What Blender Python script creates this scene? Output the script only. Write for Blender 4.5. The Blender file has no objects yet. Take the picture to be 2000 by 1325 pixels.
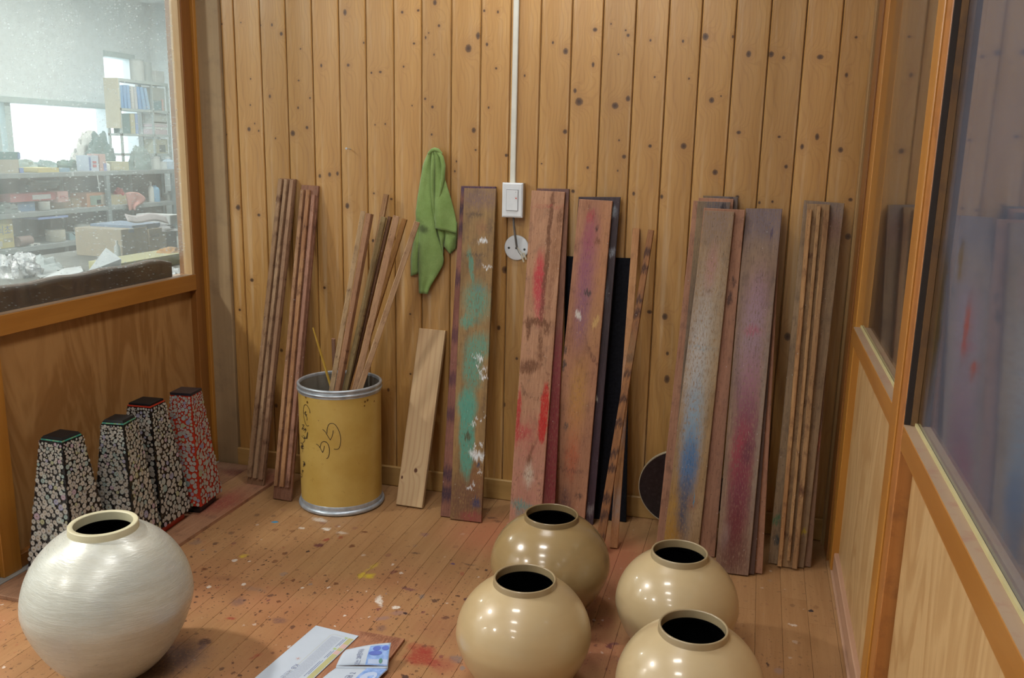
import bpy, bmesh, math, random
from mathutils import Vector, Matrix, noise as mnoise
import numpy as np
random.seed(7)
C = bpy.context.scene.collection
sc = bpy.context.scene

# ------------------------------------------------------------------ camera
# axes: X to the right along the plank wall, Y away from the camera (plank wall at Y=0), Z up
FPX = 1727.5
RX = Vector((0.9627, 0.2697, 0.0210)); RY = Vector((0.0766, -0.1972, -0.9774)); RZ = Vector((-0.2594, 0.9425, -0.2105))
RZ.normalize(); RX = (RX - RZ * RX.dot(RZ)).normalized(); RY = RZ.cross(RX)
CAM = Vector((0.0, -3.0, 1.2813))
cam = bpy.data.cameras.new('camera'); cam.sensor_width = 36.0; cam.lens = 36.0 * FPX / 2000.0
cam.clip_start = 0.05; cam.clip_end = 60
camo = bpy.data.objects.new('camera', cam); C.objects.link(camo)
camo.matrix_world = Matrix(((RX.x, -RY.x, -RZ.x, CAM.x), (RX.y, -RY.y, -RZ.y, CAM.y), (RX.z, -RY.z, -RZ.z, CAM.z), (0, 0, 0, 1)))
sc.camera = camo

def ray(px, py):
    return RX * (px - 1000.0) + RY * (py - 662.5) + RZ * FPX
def at_floor(px, py, z=0.0):
    d = ray(px, py); return CAM + d * ((z - CAM.z) / d.z)
def at_wall(px, py, y=0.0):
    d = ray(px, py); return CAM + d * ((y - CAM.y) / d.y)
def at_x(px, py, x):
    d = ray(px, py); return CAM + d * ((x - CAM.x) / d.x)
def at_plane(px, py, p, n):
    d = ray(px, py); return CAM + d * ((p - CAM).dot(n) / d.dot(n))

# ------------------------------------------------------------------ sky, lamps, exposure
world = bpy.data.worlds.new('overcast'); sc.world = world; world.use_nodes = True
wb = world.node_tree.nodes['Background']; wb.inputs[0].default_value = (0.86, 0.94, 1.0, 1); wb.inputs[1].default_value = 4.0
sc.view_settings.view_transform = 'Standard'; sc.view_settings.look = 'None'
sc.view_settings.gamma = 1.0; sc.view_settings.exposure = -0.38; sc.view_settings.use_curve_mapping = False

def lamp(name, loc, power, r, col=(1, 0.93, 0.82)):
    l = bpy.data.lights.new(name, 'AREA'); l.shape = 'DISK'; l.size = 2 * r; l.energy = power; l.color = col
    o = bpy.data.objects.new(name, l); o.location = loc; C.objects.link(o); return o
CEIL = 2.55
for y in (-0.45, -1.74, -2.72, -3.8, -5.0):
    o = lamp('ceiling_lamp', (-0.82, y, CEIL - 0.03), 15.0, 0.1, (1, 0.98, 0.95)); o.data.shape = 'RECTANGLE'; o.data.size = 0.46; o.data.size_y = 0.20
for x, y, e in ((-3.15, -1.6, 95), (-3.2, -4.0, 60), (-5.3, 0.9, 46), (-5.4, -1.8, 44), (-5.4, -3.8, 44), (-3.2, 2.2, 48), (-4.4, 3.2, 42)):
    lamp('workshop_lamp', (x, y, CEIL - 0.03), e, 0.11, (1, 0.95, 0.88))
def portal(loc, sx, sy):
    l = bpy.data.lights.new('window_portal', 'AREA'); l.shape = 'RECTANGLE'; l.size = sx; l.size_y = sy
    l.cycles.is_portal = True
    o = bpy.data.objects.new('window_portal', l); C.objects.link(o); o.location = loc
    o.rotation_euler = (math.pi / 2, 0, -math.pi / 2); return o

# ------------------------------------------------------------------ helpers: colour, nodes
def srgb(r, g, b):
    f = lambda c: (c / 255.0) / 12.92 if c <= 10.3 else (((c / 255.0) + 0.055) / 1.055) ** 2.4
    return (f(r), f(g), f(b), 1.0)

class NT:
    def __init__(s, name):
        s.mat = bpy.data.materials.new(name); s.mat.use_nodes = True
        s.t = s.mat.node_tree; s.t.nodes.clear()
        s.out = s.t.nodes.new('ShaderNodeOutputMaterial')
    def n(s, typ, ins=None, **props):
        nd = s.t.nodes.new('ShaderNode' + typ)
        for k, v in props.items(): setattr(nd, k, v)
        for k, v in (ins or {}).items(): s.put(nd.inputs[k], v)
        return nd
    def put(s, sock, v):
        if isinstance(v, bpy.types.NodeSocket): s.t.links.new(v, sock)
        else:
            if sock.type == 'VECTOR' and len(v) == 2: v = (v[0], v[1], 0)
            if sock.type == 'RGBA' and len(v) == 3: v = (*v, 1)
            sock.default_value = v
    def m(s, op, a, b=0.0, c=0.0, clamp=False):
        return s.n('Math', {0: a, 1: b, 2: c}, operation=op, use_clamp=clamp).outputs[0]
    def v(s, op, a, b=(0, 0, 0), scale=None):
        nd = s.n('VectorMath', {0: a, 1: b}, operation=op)
        if scale is not None: s.put(nd.inputs['Scale'], scale)
        return nd.outputs['Value'] if op in ('LENGTH', 'DOT_PRODUCT', 'DISTANCE') else nd.outputs['Vector']
    def mix(s, f, a, b, blend='MIX'):
        nd = s.n('Mix', data_type='RGBA', blend_type=blend)
        s.put(nd.inputs['Factor'], f); s.put(nd.inputs[6], a); s.put(nd.inputs[7], b)
        return nd.outputs[2]
    def ramp(s, f, stops, interp='LINEAR'):
        nd = s.n('ValToRGB'); cr = nd.color_ramp; cr.interpolation = interp
        while len(cr.elements) > 1: cr.elements.remove(cr.elements[-1])
        for i, (p, c) in enumerate(stops):
            e = cr.elements[0] if i == 0 else cr.elements.new(p)
            e.position = p; e.color = c if len(c) == 4 else (*c, 1)
        s.put(nd.inputs[0], f); return nd.outputs[0]
    def mr(s, x, a, b, c=0.0, d=1.0, smooth=False):
        nd = s.n('MapRange', {0: x, 1: a, 2: b, 3: c, 4: d}); nd.clamp = True
        if smooth: nd.interpolation_type = 'SMOOTHSTEP'
        return nd.outputs[0]
    def noise(s, vec, scale, detail=3.0, rough=0.55, dist=0.0):
        nd = s.n('TexNoise', {'Vector': vec, 'Scale': scale, 'Detail': detail, 'Roughness': rough, 'Distortion': dist}); return nd
    def obj(s): return s.n('TexCoord').outputs['Object']
    def pos(s): return s.n('NewGeometry').outputs['Position']
    def rnd(s): return s.n('ObjectInfo').outputs['Random']
    def sep(s, v):
        nd = s.n('SeparateXYZ', {0: v}); return nd.outputs[0], nd.outputs[1], nd.outputs[2]
    def comb(s, x, y, z=0.0): return s.n('CombineXYZ', {0: x, 1: y, 2: z}).outputs[0]
    def blob(s, P, c, r, rot=0.0, soft=0.3):
        q = s.v('SUBTRACT', P, (c[0], c[1], 0))
        if rot: q = s.n('VectorRotate', {'Vector': q, 'Angle': -math.radians(rot)}, rotation_type='Z_AXIS').outputs[0]
        q = s.v('MULTIPLY', q, (1 / r[0], 1 / r[1], 0))
        return s.mr(s.v('LENGTH', q), 1 + soft, max(0, 1 - soft), 0, 1, True)
    def bump(s, h, strength=0.3, dist=0.002):
        return s.n('Bump', {'Strength': strength, 'Distance': dist, 'Height': h}).outputs[0]
    def pbr(s, color, rough=0.5, spec=0.5, metal=0.0, normal=None, coat=0.0, coat_rough=0.1, **kw):
        b = s.n('BsdfPrincipled', {'Base Color': color, 'Roughness': rough, 'Metallic': metal, 'Specular IOR Level': spec, 'Coat Weight': coat, 'Coat Roughness': coat_rough})
        for k, v in kw.items(): s.put(b.inputs[k.replace('_', ' ')], v)
        if normal is not None: s.put(b.inputs['Normal'], normal)
        s.t.links.new(b.outputs[0], s.out.inputs[0]); return s.mat

_mc = {}
def flat(name, col, rough=0.5, spec=0.5, metal=0.0, vary=0.06, scale=20.0, coat=0.0):
    """a plain material with a little mottling"""
    if name in _mc: return _mc[name]
    s = NT(name); f = s.noise(s.obj(), scale, 4).outputs[0]
    a = tuple(c * (1 - vary) for c in col[:3]); b = tuple(min(1, c * (1 + vary)) for c in col[:3])
    _mc[name] = s.pbr(s.ramp(f, [(0.3, a), (0.7, b)]), rough, spec, metal, coat=coat); return _mc[name]

# ------------------------------------------------------------------ helpers: geometry, objects
class MB:
    def __init__(s): s.v = []; s.f = []; s.mi = []
    def quadbox(s, pts, mi=0):
        b = len(s.v); s.v += [Vector(p) for p in pts]
        for q in ((0, 3, 2, 1), (4, 5, 6, 7), (0, 1, 5, 4), (1, 2, 6, 5), (2, 3, 7, 6), (3, 0, 4, 7)):
            s.f.append(tuple(b + i for i in q)); s.mi.append(mi)
        return s
    def box(s, x0, x1, y0, y1, z0, z1, mi=0):
        return s.quadbox([(x0, y0, z0), (x1, y0, z0), (x1, y1, z0), (x0, y1, z0), (x0, y0, z1), (x1, y0, z1), (x1, y1, z1), (x0, y1, z1)], mi)
    def cbox(s, x0, x1, y0, y1, z0, z1, c=0.002, axis='z', mi=0):
        """box with the four edges along one axis chamfered"""
        def prof(a0, a1, b0, b1): return [(a0 + c, b0), (a1 - c, b0), (a1, b0 + c), (a1, b1 - c), (a1 - c, b1), (a0 + c, b1), (a0, b1 - c), (a0, b0 + c)]
        if axis == 'z': P = [[(a, b, z) for a, b in prof(x0, x1, y0, y1)] for z in (z0, z1)]
        elif axis == 'y': P = [[(a, y, b) for a, b in prof(x0, x1, z0, z1)] for y in (y1, y0)]
        else: P = [[(x, a, b) for a, b in prof(y0, y1, z0, z1)] for x in (x0, x1)]
        return s.loft(P, True, mi=mi)
    def loft(s, rings, caps=False, close=True, mi=0):
        b = len(s.v); n = len(rings[0])
        for r in rings: s.v += [Vector(p) for p in r]
        for i in range(len(rings) - 1):
            for j in range(n if close else n - 1):
                k = (j + 1) % n
                s.f.append((b + i * n + j, b + i * n + k, b + (i + 1) * n + k, b + (i + 1) * n + j)); s.mi.append(mi)
        if caps:
            s.f.append(tuple(b + j for j in reversed(range(n)))); s.mi.append(mi)
            s.f.append(tuple(b + (len(rings) - 1) * n + j for j in range(n))); s.mi.append(mi)
        return s
    def lathe(s, prof, seg=48, c=(0, 0), caps=False, mi=0):
        return s.loft([[(c[0] + r * math.cos(2 * math.pi * k / seg), c[1] + r * math.sin(2 * math.pi * k / seg), z) for k in range(seg)] for r, z in prof], caps, mi=mi)
    def tube(s, pts, r, seg=8, caps=True, mi=0):
        pts = [Vector(p) for p in pts]; rings = []
        for i, p in enumerate(pts):
            t = (pts[min(i + 1, len(pts) - 1)] - pts[max(i - 1, 0)]).normalized()
            u = t.cross(Vector((0, 0, 1)) if abs(t.z) < 0.9 else Vector((1, 0, 0))).normalized(); w = t.cross(u)
            rr = r[i] if isinstance(r, (list, tuple)) else r
            rings.append([p + u * rr * math.cos(2 * math.pi * k / seg) + w * rr * math.sin(2 * math.pi * k / seg) for k in range(seg)])
        return s.loft(rings, caps, mi=mi)
    def disc(s, c, r, n=(0, 0, 1), seg=16, mi=0):
        c = Vector(c); n = Vector(n).normalized(); u = n.orthogonal().normalized(); w = n.cross(u); b = len(s.v)
        s.v += [c + u * r * math.cos(2 * math.pi * k / seg) + w * r * math.sin(2 * math.pi * k / seg) for k in range(seg)]
        s.f.append(tuple(range(b, b + seg))); s.mi.append(mi); return s
    def grid(s, rows, mi=0):
        b = len(s.v); n = len(rows[0])
        for r in rows: s.v += [Vector(p) for p in r]
        for i in range(len(rows) - 1):
            for j in range(n - 1): s.f.append((b + i * n + j, b + i * n + j + 1, b + (i + 1) * n + j + 1, b + (i + 1) * n + j)); s.mi.append(mi)
        return s
    def build(s, name, mats, parent=None, smooth=None, loc=None, fix=True):
        me = bpy.data.meshes.new(name); me.from_pydata([tuple(v) for v in s.v], [], s.f)
        mats = mats if isinstance(mats, (list, tuple)) else [mats]
        for m_ in mats: me.materials.append(m_)
        if len(mats) > 1: me.polygons.foreach_set('material_index', s.mi)
        if fix:
            bm = bmesh.new(); bm.from_mesh(me); bmesh.ops.recalc_face_normals(bm, faces=bm.faces); bm.to_mesh(me); bm.free()
        if smooth is not None:
            me.polygons.foreach_set('use_smooth', [True] * len(me.polygons)); me.set_sharp_from_angle(angle=math.radians(smooth))
        o = bpy.data.objects.new(name, me); C.objects.link(o)
        if parent: o.parent = parent
        if loc is not None: o.location = loc
        return o

def empty(name, loc=(0, 0, 0), rz=0.0):
    o = bpy.data.objects.new(name, None); o.empty_display_size = 0.05; C.objects.link(o); o.location = loc; o.rotation_euler = (0, 0, rz); return o
def tag(o, label=None, cat=None, group=None, kind=None):
    if label: o['label'] = label
    if cat: o['category'] = cat
    if group: o['group'] = group
    if kind: o['kind'] = kind
    return o
def struct(o, label=None, cat=None): return tag(o, label, cat, kind='structure')

# ------------------------------------------------------------------ wood for walls and frames
def knotted_wood(name, knots, tone, sat=1.0, rough=0.3):
    """clear-varnished pine; knots = (x, z, r) in the piece's own coordinates"""
    s = NT(name); P = s.obj(); x, y, z = s.sep(P)
    Q = s.comb(x, z, 0.0)
    wob = s.noise(s.comb(s.m('MULTIPLY', x, 1.0), s.m('MULTIPLY', z, 0.35)), 9.0, 2).outputs[0]
    d = 9.0
    for kx, kz, r in knots:
        q = s.v('MULTIPLY', s.v('SUBTRACT', Q, (kx, kz, 0)), (1 / (r * random.uniform(.8, 1.1)), 1 / (r * random.uniform(.75, 1.5)), 0))
        l = s.v('LENGTH', q); d = l if isinstance(d, float) else s.m('SMOOTH_MIN', d, l, 0.5)
    ex = s.m('EXPONENT', s.m('MULTIPLY', d, -0.55)) if not isinstance(d, float) else 0.0
    g = s.m('ADD', s.m('MULTIPLY', x, 60.0), s.m('MULTIPLY', wob, 7.0))
    g = s.m('ADD', g, s.m('MULTIPLY', ex, 9.0))
    ring = s.m('SINE', s.m('MULTIPLY', g, 6.28))
    fine = s.noise(s.comb(s.m('MULTIPLY', x, 420.0), s.m('MULTIPLY', z, 7.0)), 1.0, 3).outputs[0]
    broad = s.noise(s.comb(s.m('MULTIPLY', x, 14.0), s.m('MULTIPLY', z, 1.3)), 1.0, 3).outputs[0]
    k = tone
    A = tuple(c * k for c in (0.415, 0.212, 0.055)); B = tuple(c * k for c in (0.535, 0.305, 0.098)); D = tuple(c * k for c in (0.260, 0.108, 0.024))
    col = s.mix(s.mr(broad, 0.3, 0.72), A, B)
    col = s.mix(s.m('MULTIPLY', s.mr(ring, 0.35, 1.0), 0.22), col, D)
    col = s.mix(s.m('MULTIPLY', s.mr(fine, 0.45, 0.75), 0.42), col, D)
    pale = s.noise(s.comb(s.m('MULTIPLY', x, 48.0), s.m('MULTIPLY', z, 1.6), 7.0), 1.0, 4, 0.6).outputs[0]
    col = s.mix(s.m('MULTIPLY', s.mr(pale, 0.52, 0.72), 0.5), col, tuple(c * k for c in (0.60, 0.43, 0.25)))
    if not isinstance(d, float):
        spk = s.noise(P, 260.0, 2).outputs[0]
        dd = s.m('ADD', d, s.m('MULTIPLY', s.m('SUBTRACT', spk, 0.5), 0.5))
        f = s.ramp(s.m('MULTIPLY', dd, 0.25), [(0.0, (.96,) * 3), (0.18, (.92,) * 3), (0.27, (0.60,) * 3), (0.34, (0.34,) * 3), (0.62, (0.22,) * 3), (1.0, (0.0,) * 3)])
        col = s.mix(f, col, s.ramp(s.m('MULTIPLY', dd, 0.25), [(0.0, (0.022, 0.008, 0.004)), (0.10, (0.055, 0.021, 0.009)), (0.18, (0.10, 0.040, 0.015)), (0.25, (0.03, 0.011, 0.006)), (0.32, tuple(c * k for c in (0.33, 0.155, 0.045)))]))
    hb = s.m('ADD', s.m('ADD', s.m('MULTIPLY', fine, 0.15), s.m('MULTIPLY', ex, -0.6)), s.m('MULTIPLY', s.noise(s.comb(s.m('MULTIPLY', x, 26.0), s.m('MULTIPLY', z, 0.8)), 1.0, 2).outputs[0], 2.6))
    return s.pbr(col, s.m('ADD', rough, s.m('MULTIPLY', broad, 0.08)), 0.5, normal=s.bump(hb, 0.4, 0.002), coat=0.55, coat_rough=0.34)

def plain_wood(name, c1, c2, axis='z', rough=0.35, scale=1.0, dirt=None, coat=0.15, spec=0.45, joints=False):
    """straight-grained wood along one axis, optional dark smears"""
    if name in _mc: return _mc[name]
    s = NT(name); P = s.obj()
    P = s.v('ADD', P, s.v('SCALE', (13.1, 7.7, 5.3), scale=s.m('MULTIPLY', s.rnd(), 10.0)))
    st = {'x': (2.2, 45, 45), 'y': (45, 2.2, 45), 'z': (45, 45, 2.2)}[axis]
    Q = s.v('MULTIPLY', P, tuple(c * scale for c in st))
    n1 = s.noise(Q, 1.0, 4, 0.6, 0.6).outputs[0]
    n2 = s.noise(s.v('MULTIPLY', P, tuple(c * 0.16 * scale for c in st)), 1.0, 3).outputs[0]
    f = s.m('ADD', s.m('MULTIPLY', n1, 0.55), s.m('MULTIPLY', n2, 0.5))
    col = s.mix(s.mr(f, 0.36, 0.66), c1, c2)
    if dirt:
        n3 = s.noise(P, 14.0, 5, 0.65).outputs[0]
        col = s.mix(s.m('MULTIPLY', s.mr(n3, 0.52, 0.72), dirt[1]), col, dirt[0])
    _mc[name] = s.pbr(col, s.m('ADD', rough, s.m('MULTIPLY', n1, 0.1)), spec, normal=s.bump(n1, 0.15, 0.001), coat=coat, coat_rough=0.2); return _mc[name]

def plywood(name, c1, c2, rough=0.4):
    s = NT(name); P = s.obj()
    Q = s.v('MULTIPLY', P, (3.0, 3.0, 0.75))
    n = s.noise(Q, 1.6, 4, 0.55, 1.2)
    w = s.m('SINE', s.m('MULTIPLY', n.outputs[0], 38.0))
    pores = s.noise(s.v('MULTIPLY', P, (260, 260, 14)), 1.0, 2).outputs[0]
    f = s.m('ADD', s.m('MULTIPLY', s.mr(w, -1, 1), 0.35), s.m('MULTIPLY', n.outputs[0], 0.65))
    col = s.mix(s.mr(f, 0.25, 0.75), c1, c2)
    col = s.mix(s.m('MULTIPLY', s.mr(pores, 0.62, 0.78), 0.35), col, tuple(c * 0.45 for c in c1[:3]))
    return s.pbr(col, s.m('ADD', rough, s.m('MULTIPLY', pores, 0.12)), 0.45, normal=s.bump(pores, 0.12, 0.001), coat=0.12, coat_rough=0.25)

M_frame = plain_wood('orange_varnished_timber', (0.32, 0.125, 0.017), (0.45, 0.20, 0.034), 'z', 0.3, 0.6, coat=0.3)
M_frame_h = plain_wood('orange_varnished_rail', (0.29, 0.112, 0.017), (0.40, 0.175, 0.032), 'y', 0.3, 0.6, coat=0.3)
M_frame_dark = plain_wood('brown_varnished_timber', (0.17, 0.062, 0.012), (0.29, 0.115, 0.024), 'z', 0.35, 0.6, coat=0.2)
M_grey_timber = plain_wood('weathered_timber', (0.25, 0.165, 0.085), (0.36, 0.25, 0.135), 'z', 0.55, 0.5, dirt=((0.10, 0.07, 0.05), 0.3), coat=0.0)
M_base = plain_wood('baseboard_timber', (0.36, 0.205, 0.062), (0.47, 0.285, 0.10), 'x', 0.4, 0.6)
M_ledge = plain_wood('bare_timber_ledge', (0.27, 0.18, 0.115), (0.36, 0.25, 0.16), 'y', 0.55, 0.6, dirt=((0.27, 0.11, 0.08), 0.75), coat=0.0)
M_white = flat('white_paint', (0.74, 0.80, 0.82), 0.7, 0.3)
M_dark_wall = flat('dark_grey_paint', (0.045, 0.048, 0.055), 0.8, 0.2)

# ------------------------------------------------------------------ structure: plank wall
KN = []
for kx, ky, r in [(932,78,14),(952,403,12),(785,405,10),(1095,450,9),(1150,445,11),(1284,77,9),(1382,66,10),(1357,270,9),(1293,412,8),(1485,18,14),(1510,160,8),(1447,205,5),(1428,233,7),(1470,660,10),(1750,222,15),(1690,300,20),(1805,275,10),(1862,424,7),(1788,68,9),(1872,75,8),(1723,803,17),(1925,958,10),(1617,995,6),(1607,1056,6),(1735,925,8),(945,1272,13),(885,1070,10),(776,1086,9),(1217,1227,9),(1110,1192,8),(470,595,10),(505,853,7),(540,210,12),(483,155,8),(412,157,7),(610,822,20),(697,787,11),(645,497,7),(642,665,7),(657,302,5),(340,797,13),(375,762,6),(400,807,8),(290,140,6),(350,487,5),(348,648,5),(273,1280,18),(175,150,6),(203,830,6),(183,1033,6),(716,605,7),(1180,765,6),(1117,770,6),(1345,652,5),(1815,664,5),(1480,338,6),(1425,610,8),(1047,265,7),(1465,830,7)]:
    KN.append((380 + kx / 3.155, ky / 3.155, r / 3.155))
for kx, ky, r in [(25,343,6),(168,380,6),(75,778,8),(373,258,12),(310,215,6),(370,660,14),(253,820,5),(420,455,8),(440,510,20),(520,150,12),(510,325,9),(685,178,9),(673,153,5),(637,273,5),(620,530,16),(685,495,12),(665,785,10),(483,840,7),(640,703,4),(797,203,6),(795,732,11),(818,387,5),(960,208,6),(963,732,14),(990,395,5),(1072,185,16),(1103,503,14),(1120,863,13),(1150,482,4),(1209,185,6),(1288,272,14),(1400,273,14),(1463,290,9),(1645,287,14),(1238,664,11),(1441,686,8),(1630,686,11),(1747,751,11),(1825,188,7),(1777,377,9),(1475,835,9),(1555,735,10),(713,970,8),(853,985,9),(1232,985,9),(1341,1015,8),(1407,1010,6),(410,958,9),(633,855,5),(1797,1000,11),(600,121,4)]:
    KN.append((960 + kx / 2.564, ky / 2.564, r / 2.564))
KN += [(1269,609,5),(1299,618,6),(1303,740,6),(1304,690,3),(1538,657,6),(1656,462,5),(680,402,5),(645,341,4),(626,344,4),(467,405,6),(507,420,4),(551.6,684,4),(541,792,4),(635,562,4),(470,605,4),(493.4,547,5),(802.6,613,3),(803,730,3),(760,761,3),(988,527,9),(985,790,4),(1010,700,3),(590,420,3),(730,470,3),(975,640,4),(845,800,4),(1690,520,4)]
wall_back = struct(empty('wall_back'), 'plank wall of knotty varnished pine behind the leaning boards', 'wall')
MB().box(-2.06, 0.33, 0.004, 0.08, 0, CEIL).build('backing', M_grey_timber, wall_back)
seams = [-1.958, -1.903, -1.796, -1.693, -1.589, -1.484, -1.380, -1.275, -1.171, -1.062, -0.956, -0.851, -0.747, -0.642, -0.539, -0.433, -0.327, -0.224, -0.119, -0.014, 0.091, 0.196, 0.287]
for i in range(len(seams) - 1):
    x0, x1 = seams[i], seams[i + 1]; w = x1 - x0
    ks = []
    for px, py, r in KN:
        p = at_wall(px, py)
        if x0 <= p.x < x1: ks.append((p.x - x0, p.z, max(r * 0.0015, 0.0027)))
    m = knotted_wood('pine_plank', ks, random.uniform(0.90, 1.08), rough=random.uniform(0.35, 0.42))
    cup = random.choice((-1, 1, 1)) * random.uniform(0.0006, 0.0016); g = 0.0012; b = 0.0028
    prof = [(g, 0.004), (g, -0.0005 - 0.0015), (g + b, -0.006)]
    for k in range(1, 6):
        u = k / 6; prof.append((g + b + (w - 2 * g - 2 * b) * u, -0.006 - cup * math.sin(math.pi * u)))
    prof += [(w - g - b, -0.006), (w - g, -0.002), (w - g, 0.004)]
    MB().loft([[(x, y, z) for x, y in prof] for z in (0.0, CEIL)], True).build('plank', m, wall_back, smooth=25, loc=(x0, 0, 0))
struct(MB().cbox(-1.958, 0.285, -0.022, -0.0075, 0.0, 0.078, 0.003, 'x').build('baseboard_back', M_base, smooth=20), 'pale wooden baseboard along the foot of the plank wall', 'baseboard')
struct(MB().cbox(-2.052, -1.957, -0.02, 0.004, 0.0, CEIL, 0.002, 'z').build('trim_1', M_grey_timber), 'greyish weathered corner board at the left end of the plank wall', 'trim')

# ------------------------------------------------------------------ structure: floor
FLOOR_MARKS = []   # (px, py, rx px, ry px, rotation, colour, opacity, softness) measured on the photograph, kept as world spots
def fm(px, py, rx, ry, col, op=0.8, soft=0.35, rot=0):
    p = at_floor(px, py); q = at_floor(px + rx, py); t = at_floor(px, py - ry)
    FLOOR_MARKS.append(((p.x, p.y), (max(0.003, (q - p).length), max(0.003, (t - p).length)), rot, col, op, soft))
RD = (0.27, 0.03, 0.022); DK = (0.03, 0.014, 0.02); BR = (0.13, 0.045, 0.02); WH = (0.75, 0.72, 0.66); YE = (0.55, 0.42, 0.02); PU = (0.10, 0.06, 0.07); GY = (0.17, 0.14, 0.13); PK = (0.50, 0.16, 0.09)
fm(822, 1283, 26, 16, RD, .85, .5, -35); fm(835, 1270, 14, 8, RD, .7, .5); fm(812, 1265, 18, 8, RD, .6, .5); fm(845, 1295, 16, 8, RD, .7, .6)
fm(970, 1045, 85, 32, PK, .55, .8, 10); fm(1110, 1060, 90, 40, PK, .4, .9); fm(1215, 1085, 60, 30, PK, .5, .8); fm(1190, 1130, 60, 40, (0.36, 0.12, 0.08), .45, .8)
fm(400, 1255, 13, 5, DK, .85, .5, 20); fm(393, 1265, 6, 6, PU, .7, .5); fm(345, 1285, 50, 26, (0.06, 0.045, 0.06), .75, .8); fm(300, 1318, 50, 18, (0.06, 0.035, 0.03), .6, .8)
fm(465, 1175, 13, 7, PU, .6, .6); fm(545, 1213, 14, 5, PU, .75, .6); fm(531, 1164, 7, 2.5, DK, .7, .4); fm(543, 1175, 6, 2.5, BR, .9, .3); fm(399, 1113, 7, 2.5, BR, .9, .4); fm(450, 1209, 9, 2.6, RD, .8, .5, 15); fm(499, 1283, 5, 8, RD, .6, .5, -30)
fm(712, 1039, 5, 2, BR, .9, .3); fm(688, 1067, 6, 2.8, BR, .9, .3); fm(623, 1066, 8, 3.5, (0.10, 0.02, 0.03), .9, .45, 15); fm(637, 1055, 5, 2.8, (0.25, 0.05, 0.03), .9, .3); fm(665, 1051, 5.5, 3, (0.25, 0.07, 0.03), .9, .3); fm(601, 1078, 3, 2, DK, .95, .2)
fm(537, 1020, 5, 2.4, (0.02, 0.22, 0.42), .95, .25); fm(638, 1034, 8, 2.4, WH, .8, .5); fm(625, 1016, 16, 2.2, WH, .55, .7, -12); fm(588, 1032, 6, 2, WH, .6, .5); fm(668, 1041, 10, 2, WH, .4, .7)
fm(475, 1087, 7, 3, YE, .7, .5); fm(706, 1124, 6, 5, YE, .75, .5); fm(722, 1126, 9, 5, YE, .8, .5); fm(727, 1108, 4, 10, YE, .45, .7, -15)
fm(741, 1175, 6, 9, WH, .75, .5, 30); fm(773, 1187, 7, 3.4, WH, .8, .35); fm(748, 1208, 14, 4, (0.25, 0.16, 0.16), .6, .5, 28); fm(778, 1198, 14, 4, (0.25, 0.16, 0.16), .5, .5, 25); fm(791, 1199, 4.5, 2.2, DK, .95, .2); fm(745, 1227, 8, 5, PU, .55, .6)
fm(798, 1151, 17, 3, (0.14, 0.05, 0.06), .8, .4, -6); fm(825, 1166, 3.5, 4.5, GY, .8, .3); fm(829, 1045, 8, 3, (0.20, 0.10, 0.11), .7, .4); fm(812, 1081, 9, 1.6, DK, .7, .4); fm(885, 1102, 4, 1.6, (0.08, 0.04, 0.12), .9, .3); fm(903, 1121, 5, 3, RD, .5, .5); fm(916, 1103, 13, 1.5, DK, .6, .5, 8); fm(912, 1170, 6, 4, (0.06, 0.02, 0.03), .9, .35, 25); fm(949, 1115, 3, 2, DK, .9, .3)
fm(775, 1117, 3.5, 2.6, BR, .85, .4); fm(762, 1132, 22, 12, (0.28, 0.11, 0.05), .45, .9); fm(848, 1150, 22, 12, (0.24, 0.10, 0.05), .4, .9); fm(890, 1288, 14, 6, GY, .75, .4, -30); fm(875, 1230, 60, 26, (0.25, 0.08, 0.05), .35, .9); fm(590, 1200, 30, 16, (0.24, 0.10, 0.04), .4, .9)
fm(1190, 1262, 7, 4.5, (0.02, 0.012, 0.02), .95, .3, -15); fm(1201, 1259, 8, 3, (0.05, 0.03, 0.06), .7, .4); fm(1165, 1270, 70, 40, (0.28, 0.07, 0.05), .45, .9); fm(1185, 1215, 16, 14, (0.30, 0.07, 0.05), .4, .9); fm(867, 1300, 22, 14, (0.25, 0.03, 0.03), .5, .8); fm(520, 1240, 90, 40, (0.33, 0.13, 0.05), .3, .9)
fm(1583, 1194, 5, 2.6, (0.02, 0.02, 0.03), .95, .25); fm(1498, 1298, 4, 3.4, (0.05, 0.025, 0.02), .9, .3); fm(1520, 1312, 8, 5, (0.25, 0.2, 0.22), .4, .6); fm(1548, 1220, 7, 1.4, WH, .5, .5); fm(960, 1012, 10, 2, DK, .5, .5); fm(972, 1018, 8, 2, DK, .5, .5); fm(383, 1060, 10, 4, GY, .5, .7, -15); fm(408, 1147, 4, 2.2, WH, .7, .3); fm(497, 1151, 22, 3, GY, .35, .7); fm(440, 1130, 26, 4, BR, .3, .8, 12)
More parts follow.
